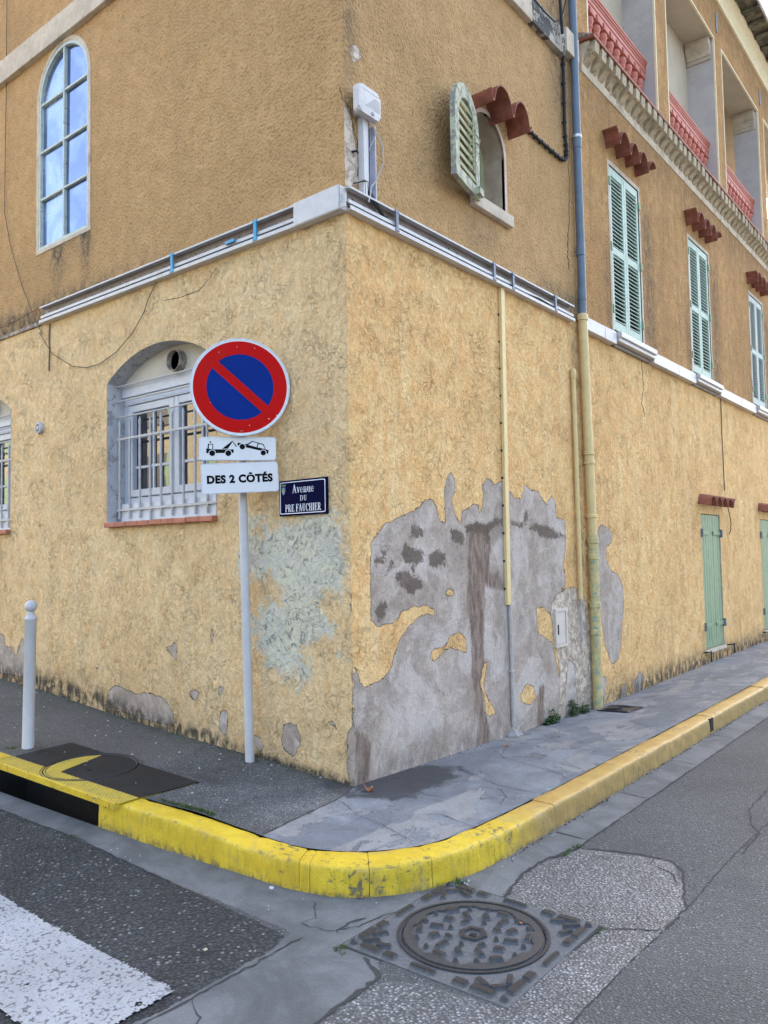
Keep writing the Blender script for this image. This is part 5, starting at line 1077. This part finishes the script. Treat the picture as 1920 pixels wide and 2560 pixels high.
cable('wire','thin dark wire down the ochre wall above the first small green door',[zR(1296,650),zR(1303,900),zR(1315,1150),zR(1325,1370)],.006,'R',.012,cat='wire')
cable('wire','loose wire end hanging right of the first small green door canopy',[zR(1345,1480),zR(1365,1560),zR(1375,1620),zR(1372,1680),zR(1360,1705)],.006,'R',.03,cat='wire')
# conduits
r_=empty('conduit',(.03,1.95,1.0)); tag(r_,'cream yellow flat conduit with a thin grey tube below it, left of the meter box','conduit')
m=MB(); m.obox((.016,1.965,2.36),(.015,0,0),(0,.029,0),(0,.012,1.335),.005); m.build('cover',M_cond,r_)
m=MB()
for k in range(11): m.box(.0,.014,1.915+.004*k/2,1.932,1.15+.23*k,1.165+.23*k)
m.build('fixings',M_dark,r_)
m=MB(); m.tube([(.018,1.978,1.04),(.018,1.982,.5),(.018,1.985,.03)],.016,10); m.box(.0,.035,1.955,2.0,.47,.49,.003); m.build('tube',M_condg,r_,True)
m=MB(); m.lathe((.015,1.985,-.055),[(.085,0),(.07,.022),(.045,.035),(.018,.06)],14); m.v=[(a+.018*math.sin(37*b),b+.02*math.sin(51*a+20*c),c) for a,b,c in m.v]; m.build('mortar_foot',simple('mortar',(.27,.26,.25),.95,ns=25,bd=.01,bs=.6),r_,False)
r_=empty('conduit',(.04,3.26,1.0)); tag(r_,'slim cream pipe with a flaked top running beside the thick downpipe','pipe')
m=MB(); m.tube([(.03,3.30,3.15),(.03,3.315,1.0)],.022,12); m.lathe((.03,3.30,3.15),[(.022,-.03),(.029,-.02),(.029,.06),(.02,.08)],12); m.build('tube',M_pyel,r_,True)
m=MB(); m.tube([(.03,3.315,1.0),(.03,3.315,.62)],.012,8); m.build('thin_tube',M_condg,r_,True)
# meter box
r_=empty('meter_box',(.0,2.92,.6)); tag(r_,'cream painted metal meter box door set in the bare masonry left of the downpipe','meter box')
m=MB(); m.ring(rect(2.80,3.035,.585,.935),rect(2.825,3.01,.61,.91),RF,-.022,.02); m.build('frame',M_meter,r_)
m=MB(); m.prism(rect(2.828,3.007,.613,.907),RF,-.014,.01); d_=m.build('door',M_meter,r_)
m=MB(); m.prism(rect(2.845,2.862,.70,.79),RF,-.020,-.013); m.build('lock',M_black,d_)
# round vent on the left wall
r_=empty('wall_vent',(-3.865,0,2.71)); tag(r_,'small round white vent cap on the yellow wall between the two barred windows','vent')
m=MB(); m.lathe((-3.863,0,2.712),[(.058,0),(.060,-.02),(.055,-.034),(.036,-.036),(.036,-.012)],28,'y'); m.build('ring',M_iron,r_,True)
m=MB(); m.lathe((-3.863,0,2.712),[(.036,-.015),(.001,-.015)],20,'y'); m.build('shadow_gap',M_dark,r_)
m=MB(); m.lathe((-3.863,0,2.712),[(.026,-.012),(.027,-.030),(.020,-.038),(.001,-.039)],20,'y'); m.build('cap',M_iron,r_,True)
# small bracket at the corner top
m=MB(); m.box(-.05,.03,-.06,.02,5.02+.0,5.10,.004); 

# ================================================================== street name plaque
pl=empty('street_name_sign',(-.403,-.002,1.73)); tag(pl,'dark blue enamel street name plaque reading Avenue du Pre Fauchier on the left wall','street sign')
M_navy=simple('navy_enamel',(.002,.003,.030),.5,ns=3,var=.05,bs=.0,spec=.03); M_let=simple('white_enamel',(.72,.76,.86),.25,var=.02,bs=.0); M_alu=simple('sign_edge',(.08,.09,.16),.4)
px0,px1,pz0,pz1=-.625,-.183,1.731,1.973
m=MB(); m.box(px0,px1,-.022,-.003,pz0,pz1,.004); base=m.build('plate',M_navy,pl)
def PF(y): return lambda u,v,d:(u,y-d,v)
m=MB(); m.ring(rrect(px0+.010,px1-.010,pz0+.012,pz1-.012,.010),rrect(px0+.015,px1-.015,pz0+.017,pz1-.017,.008),PF(-.0225),0,.0008); m.build('border',M_let,pl)
# serif letters drawn with strokes: thick stems, thin hairlines, slab feet (unit height 1)
def stroke(m,pts,w_,tf):
    for (a,b) in zip(pts[:-1],pts[1:]):
        a=np.array(a,float);b=np.array(b,float); e=b-a; L=np.hypot(*e); 
        if L<1e-6: continue
        n_=np.array([-e[1],e[0]])/L*w_/2; e_=e/L*w_*.12; q=[a-n_-e_,b-n_+e_,b+n_+e_,a+n_-e_]; m.prism([tf(*p) for p in q],PF(-.0225),0,.0009)
def arcp(cx_,cy_,rx,ry,a0,a1,n=9): return [(cx_+rx*math.cos(R(a0+(a1-a0)*i/n)),cy_+ry*math.sin(R(a0+(a1-a0)*i/n))) for i in range(n+1)]
TH,TN,SE=.155,.065,.055
def glyph(ch):
    S_=[];w_=.6
    def st(x,y0=0,y1=1,sb=True,stp=True):
        S_.append(([(x,y0),(x,y1)],TH)); 
        if sb: S_.append(([(x-.14,y0+.025),(x+.14,y0+.025)],SE))
        if stp: S_.append(([(x-.14,y1-.025),(x+.14,y1-.025)],SE))
    if ch=='A': w_=.78; S_+=[([(.12,0.02),(.36,.98)],TN),([(.36,1.0),(.64,.02)],TH),([(.2,.34),(.52,.34)],TN),([(.02,.025),(.24,.025)],SE),([(.5,.025),(.78,.025)],SE)]
    elif ch=='v': w_=.56; S_+=[([(.1,.66),(.28,.04)],TH*.9),([(.28,.02),(.46,.64)],TN),([(0,.645),(.22,.645)],SE),([(.36,.645),(.54,.645)],SE)]
    elif ch=='e': w_=.52; S_+=[(arcp(.25,.33,.18,.31,0,180),TN*1.1),(arcp(.25,.33,.18,.31,120,250),TH*.9),(arcp(.25,.33,.18,.31,250,330),TN*1.1),([(.08,.36),(.44,.36)],TN)]
    elif ch=='n': w_=.62; st(.13,0,.66,True,False); st(.46,0,.5,True,False); S_+=[([(.0,.64),(.14,.64)],SE),(arcp(.30,.46,.17,.19,0,170),TN*1.4)]
    elif ch=='u': w_=.62; st(.13,.14,.66,False,False); st(.46,0,.66,False,False); S_+=[([(0,.64),(.14,.64)],SE),([(.34,.64),(.48,.64)],SE),([(.46,.025),(.60,.025)],SE),(arcp(.29,.2,.17,.17,180,350),TN*1.4)]
    elif ch=='D': w_=.76; st(.16); S_+=[([(.16,.97),(.36,.97)],SE),([(.16,.03),(.36,.03)],SE),(arcp(.36,.5,.26,.47,-90,-50),TN*1.3),(arcp(.36,.5,.26,.47,-55,55),TH),(arcp(.36,.5,.26,.47,50,90),TN*1.3)]
    elif ch=='U': w_=.74; st(.17,.25,1,False,True); S_+=[([(.56,.3),(.56,1)],TN),([(.44,.975),(.68,.975)],SE),(arcp(.365,.28,.195,.26,180,360),TN*1.5)]
    elif ch=='P': w_=.62; st(.16); S_+=[([(.16,.97),(.34,.97)],SE),([(.16,.46),(.34,.46)],SE),(arcp(.32,.715,.2,.255,-90,90),TH*.8)]
    elif ch=='R': w_=.74; st(.16); S_+=[([(.16,.97),(.34,.97)],SE),([(.16,.48),(.34,.48)],SE),(arcp(.32,.725,.19,.245,-90,90),TH*.8),([(.33,.48),(.60,.02)],TH*.9),([(.55,.025),(.73,.025)],SE)]
    elif ch=='E': w_=.66; st(.16); S_+=[([(.1,.97),(.56,.97)],SE),([(.1,.03),(.58,.03)],SE),([(.16,.52),(.42,.52)],SE),([(.56,1),(.56,.76)],TN),([(.585,0),(.585,.26)],TN),([(.42,.40),(.42,.64)],TN)]
    elif ch=='F': w_=.60; st(.16); S_+=[([(.1,.97),(.54,.97)],SE),([(.16,.52),(.42,.52)],SE),([(.55,1),(.55,.76)],TN),([(.42,.40),(.42,.64)],TN)]
    elif ch=='C': w_=.70; S_+=[(arcp(.38,.5,.27,.46,120,240),TH),(arcp(.38,.5,.27,.46,40,120),TN*1.2),(arcp(.38,.5,.27,.46,240,320),TN*1.2),([(.60,.68),(.60,.98)],TN)]
    elif ch=='H': w_=.80; st(.17); st(.61); S_+=[([(.17,.5),(.61,.5)],SE)]
    elif ch=='I': w_=.36; st(.17)
    elif ch==' ': w_=.30
    return S_,w_
def serif(m,text,cx_,z0,h,total):
    ws=[glyph(c)[1]+.05 for c in text]; sx=total/sum(ws); x=cx_-total/2
    for c,w_ in zip(text,ws):
        for pts,wd in glyph(c)[0]:
            P=np.array(pts,float); a=[(x+p[0]*sx,z0+p[1]*h) for p in P]; stroke(m,a,wd*h*.82,lambda u,v:(u,v))
        x+=w_*sx
m=MB(); serif(m,'Avenue',-.395,1.883,.056,.205); serif(m,'DU',-.392,1.828,.036,.066); serif(m,'PRE FAUCHIER',-.398,1.757,.050,.335); m.build('lettering',M_let,pl,fix=True)
ar=MB(); ar.prism([(-.598,1.926),(-.565,1.926),(-.564,1.90),(-.570,1.884),(-.5815,1.872),(-.593,1.884),(-.599,1.90)],PF(-.0225),0,.0007); em=ar.build('emblem',simple('emblem_blue',(.10,.20,.35),.4),pl)
ar=MB(); ar.box(-.5855,-.5775,-.0242,-.0228,1.880,1.921); ar.box(-.594,-.569,-.0242,-.0228,1.896,1.906); ar.build('cross',simple('emblem_yellow_green',(.42,.48,.08),.4),em)
ar=MB(); ar.prism([(-.600,1.932),(-.563,1.932),(-.561,1.945),(-.5815,1.949),(-.602,1.945)],PF(-.0225),0,.0007); ar.build('crown',simple('emblem_olive',(.14,.16,.10),.5),em)

# ================================================================== no parking sign
PB=Vector((-.857,-.101,z1(zs,-.857,-.101))); ns=empty('parking_sign',PB); tag(ns,'white post with round red and blue no parking disc and two white plates','road sign')
H2C=Vector((4.205,-3.76,0)).normalized(); RT=Vector((-H2C.y,H2C.x,0)).normalized()
if RT.dot(Vector(r0))<0: RT=-RT
lean=Vector((0,0,1))+(-RT)*.019; lean.normalize()
Mp=painted('white_post_paint',(.53,.51,.50),.42,.06,chip=(.30,.27,.25),chipamt=.73,scale=12,dirt=(.35,.30,.28),dirtamt=.4,bump=.05)
m=MB(); m.tube([PB+lean*(-.03),PB+lean*1.4,PB+lean*2.86],[.032,.031,.030],20); m.tube([PB+lean*1.30,PB+lean*1.302],.0325,20); m.build('post',Mp,ns,True)
M_red=painted('sign_red',(.50,.006,.005),.3,.06,spec=.04,dirt=(.34,.03,.012),dirtamt=.35,scale=5,bump=.0); M_sblue=painted('sign_blue',(.003,.024,.19),.3,.08,spec=.04,dirt=(.01,.03,.14),dirtamt=.4,scale=5,bump=.0); M_swhite=painted('sign_white',(.70,.69,.68),.25,.04,spec=.12,dirt=(.42,.42,.44),dirtamt=.3,scale=6,bump=.0); M_blk=simple('sign_black',(.002,.002,.003),.4,bs=.0,spec=.08); M_edge=simple('sign_alu_edge',(.58,.60,.63),.4)
def sframe(pix,roll=0,dep=5.44,yaw=0):
    d=Vector(ray(pix)); c=Vector(CAM)+d*(dep/ (d.dot(Vector(fw))))
    n_=Matrix.Rotation(yaw,3,'Z')@H2C; n_.normalize(); r_=Vector((-n_.y,n_.x,0)); 
    if r_.dot(RT)<0: r_=-r_
    u_=n_.cross(r_); 
    if u_.z<0: u_=-u_
    q=Matrix.Rotation(roll,3,n_); r_=q@r_; u_=q@u_
    return lambda u,v,d:tuple(c+r_*u+u_*v+n_*d)
fd=sframe((600.6,967.5),R(-0),dep=5.415)
Rr=.335
m=MB(); m.prism(circ((0,0),Rr,96),fd,-.022,0); m.ring(circ((0,0),Rr,96),circ((0,0),Rr-.010,96),fd,-.03,.003); disc=m.build('disc',M_edge,ns)
m=MB(); m.ring(circ((0,0),Rr-.010,96),circ((0,0),Rr-.0205,96),fd,0,.0012); m.build('rim',M_swhite,disc)
def Dp(a): return (math.cos(a),math.sin(a))
m=MB(); m.ring(circ((0,0),Rr-.0205,96),circ((0,0),.225,96),fd,0,.0015)
bw=.030; ba=R(-42); bx,by=Dp(ba); m.prism([(bx*.232-by*bw,by*.232+bx*bw),(-bx*.232-by*bw,-by*.232+bx*bw),(-bx*.232+by*bw,-by*.232-bx*bw),(bx*.232+by*bw,by*.232-bx*bw)],fd,0,.0013); m.build('red_ring_and_bar',M_red,disc)
m=MB(); th=math.asin(bw/.2255)
for s in (0,PI): m.prism([(.2255*math.cos(a),.2255*math.sin(a)) for a in np.linspace(ba+s+th,ba+s+PI-th,40)],fd,0,.0010)
m.build('blue_field',M_sblue,disc)
m=MB(); rg=random.Random(4)
for (a,b,s_) in ((.10,.27,.004),(-.02,.275,.003),(-.14,.235,.003),(.19,-.215,.004),(.0,-.30,.003),(.014,-.30,.003),(.06,-.262,.0035),(.275,-.17,.003),(.245,-.19,.004),(-.20,-.11,.002)):
    m.prism([(a+s_*rg.uniform(.5,1.3)*math.cos(k*1.25),b+s_*rg.uniform(.5,1.3)*math.sin(k*1.25)) for k in range(5)],fd,.0015,.0019)
m.prism([(.115,-.300),(.135,-.285),(.150,-.292),(.142,-.301),(.125,-.310)],fd,.0015,.0020); m.build('paint_chips',M_swhite,disc)
def panel(pix,w_,h,roll,yaw,dep=5.42):
    f=sframe(pix,roll,dep,yaw); m=MB(); m.prism(rrect(-w_/2,w_/2,-h/2,h/2,.022),f,-.020,0); m.ring(rrect(-w_/2,w_/2,-h/2,h/2,.022),rrect(-w_/2+.006,w_/2-.006,-h/2+.006,h/2-.006,.018),f,0,.002); p=m.build('plate',M_edge,ns)
    m=MB(); m.prism(rrect(-w_/2+.006,w_/2-.006,-h/2+.006,h/2-.006,.018),f,0,.001); m.build('face',M_swhite,p); return f,p
f,p=panel((594.5,1121.5),.516,.160,R(0.),R(0)); K=.000622; g2=lambda a,b:((a-587)*K,(1319-b)*K)
def pic(m,pts,d=.0016,base=.001): m.prism([g2(*q) for q in pts],f,base,d)
m=MB(); cw=lambda c,r_:[(c[0]+r_*math.cos(2*PI*i/20),c[1]+r_*math.sin(2*PI*i/20)) for i in range(20)]
pic(m,[(250,1318),(262,1322),(322,1328),(543,1328),(543,1366),(250,1372)]); pic(m,[(262,1330),(268,1268),(324,1268),(324,1330)])
pic(m,[(284,1256),(286,1243),(295,1237),(302,1243),(304,1256)]); pic(m,[(418,1322),(530,1233),(526,1254),(480,1322)]); pic(m,[(524,1234),(531,1232),(580,1298),(566,1299)])
pic(m,[(583,1262),(592,1253),(612,1257),(672,1268),(688,1268),(742,1234),(866,1268),(888,1326),(922,1334),(913,1376),(890,1372),(880,1352),(830,1340),(668,1304),(600,1288),(583,1282)])
m.build('tow_truck_pictogram',M_blk,p)
m=MB(); pic(m,[(277,1324),(281,1277),(315,1277),(315,1324)],.0022,.0012); pic(m,[(700,1277),(744,1245),(802,1260),(790,1302)],.0022,.0012); pic(m,[(812,1265),(858,1277),(880,1322),(800,1304)],.0022,.0012)
for c,r_ in (((313,1370),39),((485,1370),39),((636,1298),38),((862,1364),36)): pic(m,cw(c,r_),.0022,.0012)
m.build('pictogram_windows',M_swhite,p)
m=MB()
for c,r_ in (((313,1370),32),((485,1370),32),((636,1298),30),((862,1364),29)): pic(m,cw(c,r_),.0028,.0014)
m.build('pictogram_wheels',M_blk,p)
f3,p3=panel((600,1194),.516,.205,R(2.2),R(0),5.41)
cu=bpy.data.curves.new('lettering','FONT'); cu.body='DES 2 CÔTÉS'; cu.size=.073; cu.align_x='CENTER'; cu.align_y='CENTER'; cu.extrude=.0004; cu.offset=.0042; cu.space_character=1.10; cu.resolution_u=4
to=bpy.data.objects.new('lettering_source',cu); COL.objects.link(to); bpy.context.view_layer.update()
me=bpy.data.meshes.new_from_object(to.evaluated_get(bpy.context.evaluated_depsgraph_get())); bpy.data.objects.remove(to)
xs_=[v.co.x for v in me.vertices]; ys_=[v.co.y for v in me.vertices]; wtx=max(xs_)-min(xs_); mx_=(max(xs_)+min(xs_))/2; cap=max(v.co.y for v in me.vertices)
ymin=min(ys_)
for v in me.vertices:
    x=(v.co.x-mx_)*.440/wtx; y=(v.co.y-ymin)*.97-.036; v.co=Vector(f3(x,y,.0018+v.co.z))
me.materials.clear(); me.name='lettering'; finish('lettering',me,M_blk,p3)
m=MB(); 
for pz in (2.10,2.62): m.lathe(tuple(PB+lean*(pz-PB.z)),[(.034,-.015),(.040,-.014),(.040,.014),(.034,.015)],16)
m.build('clamp',M_zinc,ns,True)

# ================================================================== bollard
bb=Vector((-2.33,-.905,z1(zs,-2.33,-.905)-.01)); bo=empty('bollard',bb); tag(bo,'white round-headed metal bollard on the pavement at the left edge','bollard')
ln=Vector((RT.x*.014,RT.y*.014,1)).normalized(); m=MB(); prof=[(.046,-.03),(.046,.0),(.042,.01),(.041,.3),(.040,.925),(.044,.930),(.046,.940),(.044,.948),(.034,.955),(.028,.968),(.026,.985),(.027,.992)]
def tl(v): 
    v=Vector(v); h=v.z-bb.z; return tuple(v+Vector((ln.x,ln.y,0))*h)
m.lathe(tuple(bb),prof,24); m.v=[tl(v) for v in m.v]; m.build('post',Mp,bo,True)
m=MB(); m.lathe(tuple(bb),[(.020,.985)]+[(.044*math.sin(a),1.032-.044*math.cos(a)) for a in np.linspace(.45,PI-.02,14)],24); m.v=[tl(v) for v in m.v]; m.build('ball_head',Mp,bo,True)

# ================================================================== weeds, moss, litter
def weed(px,y0,z0,name,label,n,spread,hgt,seed):
    rg=random.Random(seed); m=MB(); st=MB(); root=empty(name,(px,y0,z0)); tag(root,label,'weed',group='weeds along the foot of the right wall')
    for i in range(n):
        a=rg.uniform(-PI/2,PI/2)*1.0; rr=rg.uniform(0,1)**.6*spread; h=rg.uniform(.0,1)**.8*hgt*(1-.5*rr/spread)
        c=Vector((px+.01+abs(math.cos(a))*rr*.7,y0+math.sin(a)*rr,z0+h)); d=Vector((rg.uniform(.2,1),rg.uniform(-1,1),rg.uniform(-.5,.6))).normalized(); s=rg.uniform(.012,.026); u=d.cross(Vector((0,0,1))).normalized(); nrm=d.cross(u)
        # lobed leaf
        P=[c-d*s*.9,c-d*s*.3+u*s*.75,c+d*s*.1+u*s*.35,c+d*s*.45+u*s*.6,c+d*s*.7+u*s*.15,c+d*s*1.1,c+d*s*.7-u*s*.15,c+d*s*.45-u*s*.6,c+d*s*.1-u*s*.35,c-d*s*.3-u*s*.75]
        mid=c+nrm*s*.15; k=len(P); m.add([tuple(p) for p in P]+[tuple(mid)],[(j,(j+1)%k,k) for j in range(k)])
        if i%4==0: st.tube([(px+.01,y0+rg.uniform(-.2,.2)*spread,z0),tuple((c+Vector((px,y0,z0)))/2+Vector((.01,0,.01))),tuple(c)],.0015,4)
    m.build('foliage',M_green,root,fix=False); st.build('stem',M_green,root)
p=onX((1372,1800)); weed(.0,2.67,z1(zs,.01,2.67),'weed','dark green weed at the wall foot between the meter box and the corner',85,.10,.13,1)
weed(.0,2.60,z1(zs,.01,2.6),'weed','lowest sprawling weed on the concrete at the wall foot, left of the others',60,.10,.06,5)
weed(.0,3.08,z1(zs,.01,3.08),'weed','tall dark weed at the wall foot just left of the downpipe',90,.09,.19,2)
weed(.02,3.28,z1(zs,.01,3.28),'weed','broad leafy weed touching the foot of the downpipe',70,.09,.13,3)
def tuft(m,c,n,sp,h,rg):
    for i in range(n):
        a=rg.uniform(0,2*PI); q=Vector((c[0]+rg.gauss(0,sp),c[1]+rg.gauss(0,sp),c[2])); t_=Vector((math.cos(a)*h*.7,math.sin(a)*h*.7,rg.uniform(.4,1)*h)); u=Vector((-math.sin(a),math.cos(a),0))*h*.14
        m.add([tuple(q-u),tuple(q+u),tuple(q+t_)],[(0,1,2)])
rg=random.Random(9); m=MB()
for i in range(60):
    t_=rg.random(); x=-.62+t_*.42; y=-1.005+.062*t_+rg.uniform(-.012,.008); tuft(m,(x,y,z1(zs,x,y)+.002),10,.010,.016,rg)
for i in range(26):
    x=1.385+rg.uniform(-.01,.02); y=.17+rg.uniform(-.12,.10); tuft(m,(x,y,z1(zr,x,y)),7,.008,.015,rg)
for i in range(18):
    x=1.17+rg.uniform(-.04,.05); y=-.585+rg.uniform(-.03,.03); tuft(m,(x,y,z1(zr,x,y)),6,.008,.022,rg)
for i in range(14):
    x=1.885+rg.uniform(-.01,.01); y=-.63+rg.uniform(-.03,.03); tuft(m,(x,y,z1(zr,x,y)),6,.006,.014,rg)
for i in range(14):
    x=1.13+rg.uniform(-.03,.03); y=-1.40+rg.uniform(-.02,.02); tuft(m,(x,y,z1(zr,x,y)),6,.008,.014,rg)
for i in range(12): tuft(m,(-1.0+rg.uniform(-.05,.15),-1.385+rg.uniform(-.01,.01),-.10),6,.008,.014,rg)
for i in range(10): tuft(m,(-2.38+rg.uniform(-.08,.08),-1.03+rg.uniform(-.02,.02),.125),7,.010,.02,rg)
tag(m.build('moss_and_grass',M_moss,fix=False),'moss and fine grass growing in the kerb and road joints','grass',kind='stuff')
def leafobj(px,z,label,s,curl,mat,seed,name='dead_leaf',cat='leaf'):
    q=onZ(px,z); rg=random.Random(seed); a=rg.uniform(0,2*PI); m=MB(); n=12; vs=[];
    for i in range(n):
        t_=2*PI*i/n; r_=s*(1+.3*math.cos(2*t_)+.15*math.sin(5*t_)); x,y=r_*math.cos(t_+a),r_*.7*math.sin(t_+a); vs.append((q[0]+x,q[1]+y,q[2]+.006+curl*(r_/s)**2*(abs(math.sin(t_*1.5)))))
    vs.append((q[0],q[1],q[2]+.004)); vs2=[(v[0],v[1],v[2]-.0012) for v in vs]; k=n+1
    m.add(vs+vs2,[(i,(i+1)%n,n) for i in range(n)]+[(k+(i+1)%n,k+i,k+n) for i in range(n)]+[(i,(i+1)%n,k+(i+1)%n,k+i) for i in range(n)]); o=m.build(name,mat,None,True); tag(o,label,cat); return o
leafobj(zC(75,430),.0,'curled reddish brown dead leaf lying at the foot of the house corner',.030,.028,M_leaf,1)
leafobj(zC(1215,55),-.02,'small brown dead leaf on the concrete pavement near the peeled wall',.022,.008,M_leaf,2)
leafobj(zG(515,488) if 0 else (1302,2312),-.135,'tiny brown leaf on the manhole lid',.012,.004,M_leaf,3)
leafobj((513,2378),-.13,'tiny pale leaf on the dark asphalt above the white stripe',.012,.003,simple('pale_leaf',(.45,.40,.25),.7),4)
rg=random.Random(12)
def pebble(x,y,z,s,label,mat=M_stonech,group=None):
    bm=bmesh.new(); bmesh.ops.create_icosphere(bm,subdivisions=2,radius=s)
    for v in bm.verts: v.co*=rg.uniform(.8,1.15); v.co.z*=.6; v.co+=Vector((x,y,z+s*.35))
    m=MB(); m.bm(bm); o=m.build('pebble',mat,None,False); tag(o,label,'pebble',group)
q=onZ((679,2226),-.125); pebble(q[0],q[1],-.118,.013,'pale pebble at the foot of the yellow kerb near the corner curve')
m=MB(); rgc=np.random.default_rng(5)
# loose grit: countless tiny chips
def chipm(m,x,y,z,s):
    a=rgc.uniform(0,PI,3); p=[(x+s*math.cos(a[0]+k*1.57)*rgc.uniform(.6,1.2),y+s*math.sin(a[0]+k*1.57)*rgc.uniform(.6,1.2),z) for k in range(4)]; m.add(p+[(x,y,z+s*.6)],[(0,1,4),(1,2,4),(2,3,4),(3,0,4)])
for i in range(90):
    x=rgc.uniform(-4,-.2); y=-rgc.uniform(.02,1)**1.0*.95; chipm(m,x,y,z1(zs,x,y)+.003,rgc.uniform(.003,.008) if rgc.random()<.8 else .011)
for i in range(70):
    x=rgc.uniform(-.9,2.0); y=rgc.uniform(-1.4,-.5)
    if abs(x-1.49)<.4 and abs(y+.98)<.4: continue
    if sdf(np.array([[x,y]]),inner+[(-14,-1.1)])[0]>-.15: continue
    chipm(m,x,y,z1(zr,x,y)+.002,rgc.uniform(.002,.006))
for i in range(60):
    y=rgc.uniform(-.5,4); x=1.2+abs(rgc.normal(0,.03)); chipm(m,x,y,z1(zr,x,y)+.002,rgc.uniform(.002,.007))
for i in range(40): 
    x=1.17+rgc.normal(0,.04); y=-.60+rgc.normal(0,.035); chipm(m,x,y,z1(zr,x,y)+.002,rgc.uniform(.004,.010))
md=MB()
for (cx_,cy_,r_) in ((-.857,-.101,.05),(-2.33,-.905,.065)):
    for i in range(46):
        a=rgc.uniform(0,2*PI); q=r_*rgc.uniform(.7,1.6); x,y=cx_+q*math.cos(a),cy_+q*math.sin(a); chipm(md,x,y,z1(zs,x,y)+.001,rgc.uniform(.004,.009))
for i in range(420):
    x=-rgc.uniform(.05,4.2); y=-abs(rgc.normal(0,.02))-.004; chipm(md,x,y,z1(zs,x,y)+.001,rgc.uniform(.004,.011))
for i in range(420):
    y=rgc.uniform(.05,9); x=abs(rgc.normal(0,.016))+.004; chipm(md,x,y,z1(zs,x,y)+.001,rgc.uniform(.004,.010))
for i in range(260):
    y=rgc.uniform(-.2,6); x=1.192+abs(rgc.normal(0,.012)); chipm(md,x,y,z1(zr,x,y)+.001,rgc.uniform(.004,.009))
tag(md.build('dirt',simple('dark_dirt_crumbs',(.05,.045,.035),.95),fix=False),'dark crumbs of dirt gathered along the wall foot, the gutter and the posts','dirt',kind='stuff')
tag(m.build('grit',M_stonech,fix=False),'loose pale grit scattered on the pavement and gutter','grit',kind='stuff')

# ================================================================== facing house (mirrored in the panes, bounces warm light)
FH=empty('facing_house',(-19,-12,0)); tag(FH,'pale yellow house across the left street, seen only mirrored in the barred windows','house')
m=MB(); m.box(-33,-6,-20,-12,0,8.2); m.build('wall',simple('pale_yellow_facade',(.34,.29,.19),.9,ns=2),FH)
m=MB(); m.add([(-33.4,-11.6,8.2),(-5.6,-11.6,8.2),(-5.6,-20.4,8.2),(-33.4,-20.4,8.2),(-33.4,-16,10.2),(-5.6,-16,10.2)],[(0,1,5,4),(2,3,4,5),(0,4,3),(1,2,5)]); m.build('roof',M_roof,FH)
for r_ in range(3):
    for c_ in range(7):
        x=-31+c_*3.7; z=.8+2.6*r_; m=MB(); m.box(x,x+1.1,-11.99,-11.95,z,z+1.6); wq=m.build('window',M_glass,FH); m=MB(); m.box(x-.6,x-.02,-11.99,-11.93,z,z+1.6); m.box(x+1.12,x+1.7,-11.99,-11.93,z,z+1.6); m.build('shutter',M_door,wq)
bpy.context.view_layer.update()
